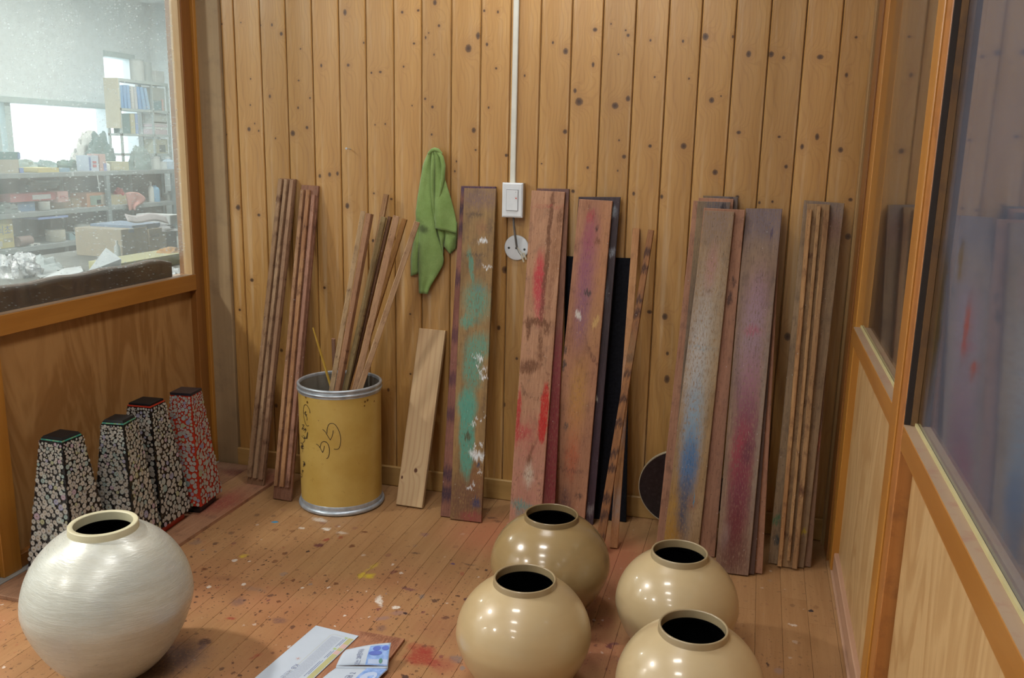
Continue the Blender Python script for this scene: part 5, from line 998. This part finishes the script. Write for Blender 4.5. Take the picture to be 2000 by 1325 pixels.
# leaflet: folded twice, upper flap lifted off the floor
lf = empty('leaflet'); tag(lf, 'creased leaflet with blue banknote print, lying half on the envelope', 'leaflet')
pL = lambda px, py, z: at_floor(px, py, z)
LT, RT = pL(676, 1270, .030), pL(764, 1256, .046)
LM, RM = pL(656.5, 1302, .0135), pL(758, 1302.5, .016)
LB, RB = pL(612, 1343, .0125), pL(726, 1343, .0125)
def patch(A_, B_, C_, D_, u, v, bow=0.0):
    p = (A_ * (1 - u) + B_ * u) * (1 - v) + (D_ * (1 - u) + C_ * u) * v
    return p + Vector((0, 0, bow * math.sin(math.pi * v) + bow * .5 * math.sin(math.pi * u)))
mb = MB()
top = lambda u, v: patch(LT, RT, RM, LM, u, v, .006)
LM2, RM2 = LM + Vector((.001, -.003, -.003)), RM + Vector((.001, -.003, -.0065))
bot = lambda u, v: patch(LM2, RM2, RB, LB, u, v, .003)
mb.grid([[top(i / 12, k / 10) for i in range(13)] for k in range(11)])
mb.grid([[patch(LM, RM, RM2, LM2, i / 12, k / 2) for i in range(13)] for k in range(3)])
mb.grid([[bot(i / 12, k / 8) for i in range(13)] for k in range(9)])
o = mb.build('sheet', M_paper, lf, smooth=50, fix=False); sd_ = o.modifiers.new('thickness', 'SOLIDIFY'); sd_.thickness = .0006; sd_.offset = -1
M_note = None
s = NT('blue_banknote_print'); n1 = s.noise(s.obj(), 70.0, 3).outputs[0]; M_note = s.pbr(s.mix(s.mr(n1, .35, .65), (0.17, 0.30, 0.62), (0.30, 0.44, 0.76)), .8, .2)
M_note2 = flat('dark_blue_print', (0.11, 0.16, 0.50), .8, .2); M_pale = flat('pale_blue_print', (0.42, 0.52, 0.72), .8, .2)
def onsheet(name, polys, mt, f, lift):
    g = MB()
    for poly in polys:
        k = len(g.v); g.v += [f(u, v) + Vector((0, -.0002, lift)) for u, v in poly]; g.f.append(tuple(range(k, k + len(poly)))); g.mi.append(0)
    return g.build(name, mt, lf, fix=False)
def strip(u0, u1, v0, v1, n=8): return [R4(u0 + (u1 - u0) * i / n, u0 + (u1 - u0) * (i + 1) / n, v0 + (v1 - v0) * j / n, v0 + (v1 - v0) * (j + 1) / n) for i in range(n) for j in range(n)]
def ell(cu, cv, ru, rv, n=18): return [(cu + ru * math.cos(2 * math.pi * k / n), cv + rv * math.sin(2 * math.pi * k / n)) for k in range(n)]
onsheet('banknote_print', strip(.56, .985, .13, 1.0), M_note, top, .0016)
onsheet('banknote_print', strip(.60, .985, .0, 1.0), M_note, bot, .0016)
onsheet('banknote_figure', [ell(.72, .32, .085, .13), ell(.90, .32, .075, .12), ell(.71, .55, .14, .10)], M_note2, top, .0023)
onsheet('banknote_band', strip(.60, .98, .80, .97, 6), M_pale, top, .0022)
onsheet('banknote_spot', [ell(.845, .86, .035, .09)], flat('green_seal', (0.10, 0.26, 0.22),   .8), top, .0030)
onsheet('banknote_figure', [ell(.80, .55, .14, .3)], M_pale, bot, .0023)
# lettering along the white margin, reading away from the camera
def text_on(body, size, f, u0, v0, dv, name):
    c_ = bpy.data.curves.new(name, 'FONT'); c_.body = body; c_.size = size; c_.resolution_u = 2
    o_ = bpy.data.objects.new(name, c_); C.objects.link(o_); dg = bpy.context.evaluated_depsgraph_get(); dg.update()
    me = bpy.data.meshes.new_from_object(o_.evaluated_get(dg)); bpy.data.objects.remove(o_)
    for v_ in me.vertices:
        a_, b_ = v_.co.x, v_.co.y; p = f(u0 - b_, v0 - a_ * dv); v_.co = p + Vector((0, -.0003, .0018))
    me.materials.clear(); me.materials.append(M_logo); r = bpy.data.objects.new(name, me); C.objects.link(r); r.parent = lf
text_on('2는 28원대응', .13, top, .44, 1.0, 1.05, 'lettering')
text_on('예금 2', .14, bot, .50, .80, 1.35, 'lettering')

# ------------------------------------------------------------------ the workshop seen through the dusty window
SX = -5.0
M_rack = flat('grey_rack_steel', (0.20, 0.25, 0.27), .5, .4); M_rack_top = flat('grey_rack_shelf', (0.25, 0.29, 0.30), .55, .4)
rack = empty('storage_rack', (SX, 2.0, 0)); tag(rack, 'long grey steel rack of open shelves below the bright windows, seen through the dusty pane', 'rack')
LV = [1.040, 0.766, 0.525, 0.12]; RY0, RY1 = -0.8, 4.3
for z in LV: MB().cbox(-.45, 0, RY0 - 2.0, RY1 - 2.0, z - .034, z, .002, 'y').build('shelf', M_rack_top, rack)
py_ = [at_x(x, 400, SX).y for x in (-150, 214, 342)] + [RY0 + .04, 4.26]
for y in py_:
    for x in (-.0, -.45): MB().cbox(x - .02, x + .004, y - 2.0 - .02, y - 2.0 + .02, 0, 1.006, .002, 'z').build('post', M_rack, rack)
MB().box(-.456, -.452, RY0 - 2, RY1 - 2, .12, 1.0).build('back_sheet', flat('dim_rack_back', (0.085, 0.10, 0.10), .7), rack)

def put(name, px0, py0, px1, py1, col, label, cat, z=None, X=SX - .04, d=.16, lid=None, rough=.6, group=None, shape='box', taper=1.0, parts=None):
    """an object whose front spans the given outline at depth X; it stands at height z"""
    A_, B_ = at_x(px0, (py0 + py1) / 2, X), at_x(px1, (py0 + py1) / 2, X)
    w = B_.y - A_.y; zb = z + .001 if z is not None else at_x((px0 + px1) / 2, py1, X).z
    h = max(.01, at_x((px0 + px1) / 2, py0, X).z - zb)
    r = empty(name, (X, A_.y, zb)); tag(r, label, cat, group)
    mt = col if isinstance(col, bpy.types.Material) else flat(name + '_%d' % (sum(map(ord, label)) % 997), col, rough, .4)
    if shape == 'box':
        MB().cbox(-d, 0, 0, w, 0, h, min(.003, h * .2), 'z').build('body', mt, r)
        if lid: MB().box(-d - .003, .003, -.003, w + .003, h * .82, h + .002).build('lid', flat(name + 'lid_%d' % (sum(map(ord, label)) % 997), lid, .5), r)
    elif shape == 'round':
        R0 = w / 2; c = (-R0, w / 2)
        MB().lathe([(.001, 0), (R0 * taper, 0), (R0, h * .12), (R0, h * .9), (R0 * .97, h), (.001, h)], 24, c).build('body', mt, r, smooth=40)
        if lid: MB().lathe([(.001, h - .001), (R0 * 1.03, h - .001), (R0 * 1.03, h + .012), (.001, h + .012)], 24, c).build('lid', flat(name + 'lid_%d' % (sum(map(ord, label)) % 997), lid, .5), r, smooth=40)
    elif shape == 'bottle':
        R0 = w / 2; c = (-R0, w / 2)
        MB().lathe([(.001, 0), (R0, 0), (R0, h * .66), (R0 * .8, h * .76), (R0 * .38, h * .82), (R0 * .34, h * .9), (.001, h * .9)], 20, c).build('body', mt, r, smooth=40)
        MB().lathe([(.001, h * .9), (R0 * .42, h * .9), (R0 * .42, h), (.001, h)], 16, c).build('cap', flat(name + 'cap_%d' % (sum(map(ord, label)) % 997), lid or (.6, .62, .62), .5), r, smooth=40)
    if parts:
        for nm, u0, u1, v0, v1, cl in parts: MB().box(.0, .003, w * u0, w * u1, h * v0, h * v1).build(nm, flat('%s_%s_%d' % (name, nm, int(sum(cl) * 1000)), cl, .6), r)
    return r
def lump(name, px0, py0, px1, py1, col, label, cat, z=None, X=SX - .1, d=.2, seed=1, rough=.6, amp=.35, group=None, mat=None):
    """a crumpled bundle: a noise-shaped solid"""
    A_, B_ = at_x(px0, (py0 + py1) / 2, X), at_x(px1, (py0 + py1) / 2, X)
    zb = z + .001 if z is not None else at_x((px0 + px1) / 2, py1, X).z; zt = at_x((px0 + px1) / 2, py0, X).z
    w, h = (B_.y - A_.y) / 2, zt - zb; c = Vector((X - d / 2, (A_.y + B_.y) / 2, zb))
    rows = []
    for i in range(15):
        t = i / 14; ph = t * math.pi / 2; r = []
        for k in range(25):
            a = 2 * math.pi * k / 24; v = Vector((math.cos(a) * math.cos(ph), math.sin(a) * math.cos(ph), math.sin(ph)))
            f = 1 + amp * (mnoise.fractal(v * 2.3 + Vector((seed * 7.3, 0, 0)), 1.0, 2.0, 4))
            f = min(f, 1.15)
            r.append((v.x * d / 2 * f, v.y * w * f, v.z * h * max(.5, f)))
        rows.append(r)
    mb = MB(); mb.grid(rows); mb.v += [Vector(p) for p in rows[0][:24]]; n = len(mb.v); mb.f.append(tuple(range(n - 24, n))); mb.mi.append(0)
    o = mb.build(name, mat or flat(name + '_%d' % seed, col, rough, .4, vary=.15), smooth=35); o.location = c
    return tag(o, label, cat, group)

Z1, Z2_, Z3_ = LV[0], LV[1], LV[2]
g1 = 'things on the top of the grey rack'
put('storage_box', -45, 312, 38, 341, (0.42, 0.40, 0.33), 'beige box under the teal one at the left end of the rack top', 'box', Z1, d=.25)
put('storage_box', -50, 297, 39, 312, (0.10, 0.24, 0.25), 'teal box on top of the beige one at the left end of the rack top', 'box', None, d=.25, parts=[('end_label', .94, 1.0, .1, .9, (.2, .35, .6))])
put('small_box', 36, 328, 47, 341, (0.18, 0.28, 0.58), 'little blue box beside the beige box on the rack top', 'box', Z1, d=.1)
put('tray', 74, 328, 116, 339, (0.58, 0.50, 0.22), 'pale yellow tray on the rack top', 'tray', Z1, X=SX - .02, d=.2)
put('tray', 116, 328.5, 137, 335, (0.22, 0.36, 0.48), 'flat blue tray right of the yellow one on the rack top', 'tray', Z1, X=SX - .05, d=.2)
lump('plastic_bundle', 52, 312, 84, 340, (0.30, 0.38, 0.36), 'crumpled greenish plastic behind the yellow tray', 'bundle', Z1, X=SX - .22, seed=3)
lump('plastic_bundle', 92, 314, 124, 338, (0.22, 0.32, 0.32), 'bluish crumpled sheet behind the flat blue tray', 'bundle', Z1, X=SX - .22, seed=4)
lump('plastic_bundle', 131, 313, 172, 336, (0.14, 0.22, 0.20), 'dark green bundle left of the red and blue carton', 'bundle', Z1, X=SX - .16, seed=5)
put('carton', 174, 304, 193, 335, (0.50, 0.58, 0.70), 'pale blue carton with red spots on the rack top', 'box', Z1, d=.12, parts=[('red_spot', .36, .72, .25, .42, (.5, .10, .12)), ('red_spot', .36, .72, .50, .64, (.5, .10, .12)), ('blue_edge', .0, .16, .05, .9, (.12, .2, .45))])
put('carton', 195, 301, 207, 335, (0.55, 0.36, 0.34), 'pinkish upright carton beside the pale blue one', 'box', Z1, d=.12, parts=[('blue_edge', .55, 1.0, .0, .45, (.25, .3, .55))])
put('bottle', 208, 316, 218, 335, (0.60, 0.62, 0.60), 'squat white bottle left of the cream box on the rack top', 'bottle', Z1, shape='bottle')
put('carton', 218, 316, 252, 333, (0.50, 0.50, 0.37), 'low cream box on the rack top', 'box', Z1, d=.15, parts=[('label_patch', .1, .7, .1, .45, (.58, .56, .42))])
lump('plastic_bundle', 178, 262, 233, 333, (0.13, 0.22, 0.23), 'big heap of dark teal plastic in front of the book rack', 'bundle', Z1, X=SX - .20, d=.10, seed=8)
lump('plastic_bundle', 266, 287, 304, 334, (0.22, 0.30, 0.30), 'grey-green plastic bag bulging on the rack top', 'bundle', Z1, X=SX - .02, d=.12, seed=9)
put('jar', 306, 309, 317, 334, (0.58, 0.62, 0.62), 'white screw-top jar right of the grey bag', 'jar', Z1, shape='round', lid=(.5, .55, .56))
put('jar', 319, 316, 330, 334, (0.55, 0.60, 0.62), 'shorter white pot between the white jar and the blue bottle', 'jar', Z1, shape='round')
put('bottle', 332, 308, 346, 334, (0.45, 0.56, 0.68), 'pale blue bottle at the right end of the rack top', 'bottle', Z1, shape='bottle')
lump('white_sack', 150, 264, 222, 330, (0.74, 0.76, 0.76), 'white sack slumped against the book rack, bright in the window light', 'sack', Z1, X=SX - .315, d=.10, seed=12, amp=.45)
# the book rack
BX = SX - .27
yL, yR = at_x(234, 200, BX).y, at_x(330, 200, BX).y; zT = at_x(280, 158, BX).z; zm = at_x(234, 246, BX).z
bk = empty('book_rack', (BX, yL, Z1)); tag(bk, 'open steel book rack with a beige side, standing on the long grey rack', 'rack')
w_ = yR - yL; hT = zT - Z1; dp = .14; M_bk = flat('pale_grey_steel', (0.38, 0.45, 0.45), .5)
MB().box(-dp, 0, -.012, 0, zm - Z1 - .02, hT).build('side_panel', flat('beige_panel', (0.50, 0.47, 0.37), .6), bk)
MB().box(-dp, 0, 0, w_, hT - .025, hT).build('top_panel', M_bk, bk)
sz = [at_x(280, y, BX).z - Z1 for y in (214, 262, 300)]
for z in sz + [.02]: MB().box(-dp, 0, 0, w_, z - .02, z).build('shelf', M_bk, bk)
for y in (0, w_ * .645, w_ - .012):
    for x in (-dp, -.02): MB().box(x, x + .02, y, y + .014, 0, hT - .025).build('upright', M_bk, bk)
z0 = sz[0] + Z1; hB = hT - .035 - sz[0]
fold = [(237, .88, (0.16, 0.34, 0.60), 0), (244, .90, (0.18, 0.36, 0.62), 0), (251, .92, (0.22, 0.40, 0.66), 1), (258.5, .90, (0.52, 0.54, 0.54), 1), (265, .88, (0.46, 0.50, 0.54), 2), (272, .90, (0.18, 0.36, 0.64), 5), (280.5, .90, (0.24, 0.44, 0.68), 8), (289, .88, (0.30, 0.48, 0.68), 11)]
ords = ['leftmost', 'second', 'third', 'fourth', 'fifth', 'sixth', 'seventh', 'rightmost']
for i, (px, f, cl, tl) in enumerate(fold):
    y = at_x(px, 200, BX).y; o = MB().cbox(-.12, -.004, 0, .034, 0, hB * f, .003, 'z').build('folder', flat('folder_card_%d' % i, cl, .5)); o.location = (BX, y, z0 + .001)
    o.rotation_euler = (math.radians(tl), 0, 0)
    tag(o, '%s of the eight folders on the upper shelf of the book rack, %s' % (ords[i], 'pale grey' if i in (3, 4) else 'blue'), 'folder', 'folders on the book rack')
put('grey_box', 296, 172, 322, 213, (0.34, 0.38, 0.36), 'grey box in the right compartment of the book rack, top shelf', 'box', z0, d=.10, X=BX - .02)
put('book', 300, 197, 316, 213, (0.14, 0.26, 0.30), 'dark teal book leaning before the grey box', 'book', z0, d=.012, X=BX - .004)
put('book', 317, 194, 320, 213, (0.52, 0.36, 0.34), 'thin pinkish book right of the dark teal one', 'book', z0, d=.012, X=BX - .004)
z0 = sz[1] + Z1
put('binder', 240, 222, 254, 258, (0.14, 0.24, 0.25), 'dark binder at the left of the middle book-rack shelf', 'binder', z0, X=BX - .02, d=.10)
put('binder', 256, 222, 264, 255, (0.48, 0.48, 0.34), 'cream binder beside the dark one', 'binder', z0, X=BX - .02, d=.10)
put('binder', 265, 222, 270, 262, (0.24, 0.36, 0.60), 'slim blue binder beside the cream one', 'binder', z0, X=BX - .02, d=.10)
put('carton', 298, 222, 326, 241, (0.38, 0.42, 0.40), 'grey carton above the paper stack in the book rack', 'box', None, X=BX - .02, d=.10)
for k in range(4):
    put('paper_stack', 298 + k % 2, 258 - 5 * k - 4.5, 327 - k % 2, 258 - 5 * k, ((0.55, 0.48, 0.52), (0.60, 0.62, 0.62))[k % 2], '%s bundle of the four stacked pinkish paper bundles' % ('lowest', 'second lowest', 'third', 'topmost')[k], 'paper', (z0 if k == 0 else None), X=BX - .02, d=.10, group='paper bundles in the book rack')
put('carton', 300, 272, 328, 300, (0.38, 0.40, 0.32), 'tan-grey carton on the lower book-rack shelf', 'box', sz[2] + Z1, X=BX - .02, d=.10, parts=[('dark_label', .4, .8, .1, .6, (.12, .15, .15))])
zt_ = zT
put('canister', 270, 119, 287, 158, (0.46, 0.50, 0.50), 'taller grey canister on top of the book rack', 'canister', zt_, X=BX - .05, shape='round', lid=(.34, .40, .41))
put('canister', 289, 122, 301, 158, (0.36, 0.42, 0.43), 'narrower grey canister on top of the book rack', 'canister', zt_, X=BX - .05, shape='round')
put('carton', 304, 139, 321, 159, (0.46, 0.50, 0.50), 'pale grey carton right of the canisters on the book rack', 'box', zt_, X=BX - .02, d=.10)
# second shelf
put('long_carton', 20, 378, 112, 393, (0.42, 0.12, 0.13), 'long red carton on the second shelf', 'box', None, X=SX - .06, d=.14, parts=[('white_label', .45, .85, .2, .8, (.5, .5, .52))])
put('carton', 113, 374, 134, 395, (0.50, 0.27, 0.26), 'open-ended pink carton right of the long red one', 'box', None, X=SX - .04, d=.14, parts=[('mark', .2, .8, .4, .6, (.36, .08, .08))])
put('storage_box', 34, 395, 69, 412, (0.13, 0.24, 0.40), 'blue box below the long red carton', 'box', Z2_, X=SX - .08, d=.14)
lump('plastic_bundle', -4, 398, 52, 424, (0.10, 0.14, 0.14), 'dark bundle at the left of the second shelf', 'bundle', Z2_, X=SX - .02, d=.14, seed=21)
put('mug', 87, 394.5, 103, 414, (0.55, 0.58, 0.56), 'white mug on the second shelf before the brown cartons', 'mug', Z2_, X=SX - .02, shape='round', taper=.85)
put('carton', 104, 389, 140, 412, (0.36, 0.26, 0.18), 'low brown carton right of the white mug', 'box', Z2_, X=SX - .10, d=.14)
put('carton', 141, 387, 170, 411, (0.42, 0.32, 0.21), 'lighter brown carton left of the orange patterned one', 'box', Z2_, X=SX - .10, d=.14)
put('patterned_carton', 170, 377, 213, 407, (0.48, 0.23, 0.12), 'orange patterned carton on the second shelf', 'box', Z2_, X=SX - .04, d=.16, parts=[('picture', .14, .62, .12, .82, (.22, .30, .24)), ('picture', .64, .93, .12, .86, (.52, .47, .38)), ('red_figure', .42, .6, .2, .5, (.5, .12, .08))])
put('carton', 216, 380, 250, 403, (0.48, 0.42, 0.26), 'tan carton between the orange patterned one and the pink cloth', 'box', Z2_, X=SX - .06, d=.14)
lump('red_rag', 232, 368, 248, 382, (0.48, 0.08, 0.08), 'red rag on the tan carton', 'rag', None, X=SX - .06, d=.08, seed=23)
cl_ = MB()
rows = []
for i in range(13):
    v = i / 12; x0 = 244 + 8 * v; x1 = 270 + 16 * math.sin(math.pi * min(1, v * 1.3)) - 6 * v; r = []
    for k in range(11):
        u = k / 10; r.append(at_x(x0 + (x1 - x0) * u, 377 + 35 * v - 2 * math.sin(3 * u), SX + .02 + .015 * math.sin(9 * u) * v))
    rows.append(r)
cl_.grid(rows); o = cl_.build('pink_cloth', flat('pink_cotton', (0.52, 0.27, 0.25), .9, .1), smooth=60, fix=False); md_ = o.modifiers.new('thickness', 'SOLIDIFY'); md_.thickness = .004
tag(o, 'pink cloth hanging over the edge of the second shelf', 'cloth')
put('bottle', 296, 356, 303, 396, (0.58, 0.62, 0.62), 'slim white bottle left of the blue one on the second shelf', 'bottle', Z2_, X=SX - .04, shape='bottle')
put('bottle', 304, 358, 316, 396, (0.20, 0.38, 0.56), 'blue bottle with a dark cap on the second shelf', 'bottle', Z2_, X=SX - .03, shape='bottle', lid=(.05, .06, .06))
put('jug', 338, 374, 356, 398, (0.50, 0.55, 0.54), 'whitish jug at the right end of the second shelf', 'jug', Z2_, X=SX - .04, shape='bottle')
for k in range(3):
    a_, b_ = at_x(52 + 6 * k, 366 - 5 * k, SX - .15), at_x(108 + 4 * k, 364 - 5 * k, SX - .15)
    tag(MB().tube([a_, b_], .016, 10).build('roll', flat('teal_roll', (0.20, 0.30, 0.30), .6), smooth=50), 'teal tube lying above the long red carton, %s of three' % ('lowest', 'middle', 'top')[k], 'tube', 'teal tubes on the rack')
tag(MB().tube([at_x(190, 342, SX + .01), at_x(194.5, 374, SX + .01)], .0035, 6).build('white_rod', M_white), 'thin white rod hanging before the second shelf', 'rod')
# third shelf
sg = empty('notice_box', (SX - .03, at_x(-25, 455, SX + .03).y, Z3_ + .004)); A_ = at_x(-25, 434, SX + .03); B_ = at_x(44, 434, SX + .03); wS = B_.y - A_.y; hS = min(.198, A_.z - Z3_ + .02)
sg.rotation_euler = (0, 0, math.radians(3))
tag(sg, 'yellow vinegar box with blue Korean lettering on the third shelf', 'box')
MB().cbox(-.10, 0, 0, wS, 0, hS, .003, 'z').build('body', flat('yellow_card', (0.52, 0.45, 0.17), .6), sg)
text_mesh('참조식초', wS * .235, flat('blue_letter_print', (0.15, 0.20, 0.34), .6), 'lettering', sg, Matrix(((0, 0, 1, .0008), (1, 0, 0, wS * .06), (0, 1, 0, hS * .50), (0, 0, 0, 1))))
MB().box(0, .0008, wS * .40, wS * .62, hS * .07, hS * .26).build('white_label', flat('white_label', (.52, .5, .45), .6), sg)
MB().box(0, .0008, wS * .66, wS * .95, hS * .20, hS * .34).build('small_print', flat('dim_print', (.36, .33, .2), .6), sg)
put('small_box', 61, 476, 80, 490, (0.58, 0.60, 0.58), 'small white box on the third shelf', 'box', Z3_, X=SX - .01, d=.08, parts=[('dark_spot', .3, .6, .2, .7, (.12, .14, .16))])
a_, b_ = at_x(34, 483, SX - .05), at_x(60, 482, SX - .05); a_.z = b_.z = Z3_ + .038
tag(MB().tube([a_, b_], .036, 14).build('roll', flat('brown_roll', (0.26, 0.18, 0.16), .6), smooth=50), 'brown roll lying left of the small white box', 'roll')
put('tub', 110, 449, 137, 483, (0.50, 0.49, 0.42), 'ribbed off-white tub on the third shelf', 'tub', Z3_, X=SX - .03, shape='round', taper=.9)
bb = put('carton', 137, 454, 162, 481, (0.36, 0.52, 0.58), 'light blue carton right of the ribbed tub', 'box', Z3_, X=SX - .06, d=.12)
tag(MB().tube([at_x(x, y, SX - .045) for x, y in ((142, 456), (150, 462), (160, 468), (163, 470), (152, 466), (149, 471), (153, 473))], .003, 6).build('cord', flat('dark_cord', (.05, .05, .05), .5)), 'dark cord hanging over the light blue carton', 'cord')
put('canister', 162, 438, 184, 476, (0.46, 0.50, 0.49), 'grey-white canister on the third shelf', 'canister', Z3_, X=SX - .05, shape='round')
put('canister', 198, 434, 211, 471, (0.48, 0.47, 0.40), 'slim cream canister by the rack post', 'canister', Z3_, X=SX - .05, shape='round')
put('blue_sheet', 75, 423, 134, 427, (0.22, 0.33, 0.66), 'flat blue sheet hanging under the second shelf', 'sheet', None, X=SX + .0, d=.2)
# the work table by the glass
TZ = .742
tb = empty('work_table', (-3.0, 0.6, 0)); tag(tb, 'cluttered work table just outside the dusty window', 'table')
MB().cbox(-.26, .78, -1.9, 2.4, TZ - .035, TZ, .003, 'y').build('table_top', flat('worn_table_top', (0.15, 0.16, 0.15), .6, vary=.2), tb)
for x in (-.2, .72):
    for y in (-1.8, 2.3): MB().cbox(x - .03, x + .03, y - .03, y + .03, 0, TZ - .036, .003, 'z').build('leg', M_rack, tb)
def on_table(px, py, z=TZ): return at_floor(px, py, z)
pA = at_x(0, 562, -2.0965); pB = at_x(335, 511, -2.0965)
sl_ = empty('brown_slab', (-2.0965, -1.017, .7868)); tag(sl_, 'long dark brown slab standing on edge on the sill, against the dusty window', 'slab')
hs_ = pA.z - .787
rw = []
for k in range(15):
    y = (pB.y + 1.017) * k / 14; hh = hs_ + .003 * math.sin(k * 1.7)
    if k == 14: hh -= .012
    rw.append([(0, y, 0), (0, y, hh - .004), (-.006, y, hh), (-.026, y, hh), (-.030, y, hh - .006), (-.030, y, 0)])
MB().loft(rw, True).build('slab_body', plain_wood('dark_brown_plank', (0.040, 0.020, 0.012), (0.085, 0.046, 0.028), 'y', .6, .5), sl_)
s = NT('crinkled_foil'); n1 = s.noise(s.obj(), 40.0, 4, .7).outputs[0]; M_foil = s.pbr(s.mix(s.mr(n1, .4, .6), (0.30, 0.34, 0.38), (0.66, 0.68, 0.70)), .2, .6, .5, normal=s.bump(n1, .9, .01))
def heap(name, px, py, rx, ry, h, col, label, cat, seed, mat=None, amp=.35, group=None):
    c = on_table(px, py); q = on_table(px + rx, py); w = (q - c).length
    rows = []
    for i in range(13):
        ph = i / 12 * math.pi / 2; r = []
        for k in range(25):
            a = 2 * math.pi * k / 24; v = Vector((math.cos(a) * math.cos(ph), math.sin(a) * math.cos(ph), math.sin(ph))); f = min(1.2, 1 + amp * mnoise.fractal(v * 2.6 + Vector((seed * 5.1, 0, 0)), 1.0, 2.0, 4))
            r.append((v.x * ry * f, v.y * w * f, v.z * h * max(.4, f)))
        rows.append(r)
    mb = MB(); mb.grid(rows); mb.v += [Vector(p) for p in rows[0][:24]]; n = len(mb.v); mb.f.append(tuple(range(n - 24, n))); mb.mi.append(0)
    o = mb.build(name, mat or flat(name + '_h%d' % seed, col, .6, .4, vary=.1), smooth=30); o.location = (c.x, c.y, TZ); return tag(o, label, cat, group)
heap('foil_bag', 12, 542, 18, .09, .085, None, 'crinkled silvery bag at the left edge of the window', 'bag', 31, M_foil)
heap('foil_bag', 48, 538, 20, .09, .085, None, 'larger crinkled silvery bag beside the leftmost one', 'bag', 32, M_foil)
heap('plastic_bag', 82, 528, 20, .10, .06, (0.42, 0.48, 0.50), 'grey clear plastic bag behind the white papers', 'bag', 33)
def sheet_of(name, pts, label, col, th=.004, zs=None):
    P_ = [on_table(x, y, TZ + (zs[i] if zs else .004)) for i, (x, y) in enumerate(pts)]
    mb = MB(); n = len(P_); mb.loft([[p for p in P_], [p + Vector((0, 0, th)) for p in P_]], True); return tag(mb.build(name, flat('paper_%d' % int(col[0] * 1000 + len(label)), col, .8, .2)), label, 'paper')
sheet_of('paper_sheet', [(62, 531), (100, 524), (118, 534), (80, 544)], 'greyish paper lying left of the white sheets on the table', (0.46, 0.50, 0.52))
sheet_of('paper_sheet', [(84, 545), (126, 526), (158, 522), (163, 532), (120, 546)], 'white crumpled sheet lying on the table', (0.62, 0.66, 0.70), zs=[.012, .02, .012, .012, .016])
sheet_of('white_board', [(171, 533), (207, 486), (237, 508), (236, 530)], 'white sheet of card propped up like a peak on the table', (0.58, 0.63, 0.68), zs=[.012, .13, .10, .012])
bb = on_table(243, 528); put('yellow_parcel', 236, 503, 372, 530, (0.47, 0.46, 0.24), 'long pale yellow parcel behind the brown slab', 'parcel', TZ, X=-2.50, d=.16)
lump('orange_cloth', 334, 486, 372, 502, (0.56, 0.30, 0.10), 'orange cloth lying on the pale yellow parcel', 'cloth', None, X=-2.51, d=.12, seed=41)
cb2 = put('cardboard_box', 238, 446, 290, 512, (0.38, 0.33, 0.25), 'tall brown cardboard box on the table, left of its lighter neighbour', 'box', TZ, X=-2.86, d=.26, parts=[('tape', .28, .46, .86, 1.0, (.25, .32, .42))])
put('cardboard_box', 292, 446, 326, 512, (0.44, 0.38, 0.28), 'lighter cardboard box with a printed stamp', 'box', TZ, X=-2.85, d=.26, parts=[('printed_stamp', .05, .55, .66, .80, (.22, .18, .15))])
put('blue_crate', 258, 438, 314, 447, (0.20, 0.28, 0.42), 'blue crate lying on top of the cardboard boxes', 'crate', None, X=-2.87, d=.24)
sh_ = MB(); rows = [[at_x(243 + 80 * u + 6 * v, 420 + 14 * v + 3 * math.sin(7 * u) + 3 * (u - .5), -2.85 + .05 * v) for u in [k / 12 for k in range(13)]] for v in [i / 4 for i in range(5)]]
sh_.grid(rows); o = sh_.build('newspaper', flat('pinkish_newsprint', (0.56, 0.52, 0.55), .8), smooth=60, fix=False); md_ = o.modifiers.new('thickness', 'SOLIDIFY'); md_.thickness = .003; tag(o, 'pinkish newspaper draped over the blue crate', 'newspaper')
put('white_carton', 332, 420, 354, 438, (0.60, 0.63, 0.65), 'white carton at the right edge above the dark bin', 'box', None, X=-2.85, d=.2)
put('bin', 329, 448, 354, 495, (0.08, 0.085, 0.09), 'dark bin with a clear liner at the right of the cardboard boxes', 'bin', TZ, X=-2.84, shape='round', taper=.85)
lump('bin_liner', 330, 440, 356, 452, (0.46, 0.48, 0.52), 'clear plastic liner bulging out of the dark bin', 'liner', None, X=-2.80, d=.2, seed=44)
put('bottle', 230, 470, 238, 510, (0.46, 0.52, 0.54), 'small white bottle left of the cardboard box', 'bottle', TZ, X=-2.75, shape='bottle')
heap('white_wad', 338, 538, 10, .05, .03, (0.62, 0.66, 0.70), 'white wad of tissue at the right end of the brown slab', 'tissue', 45)
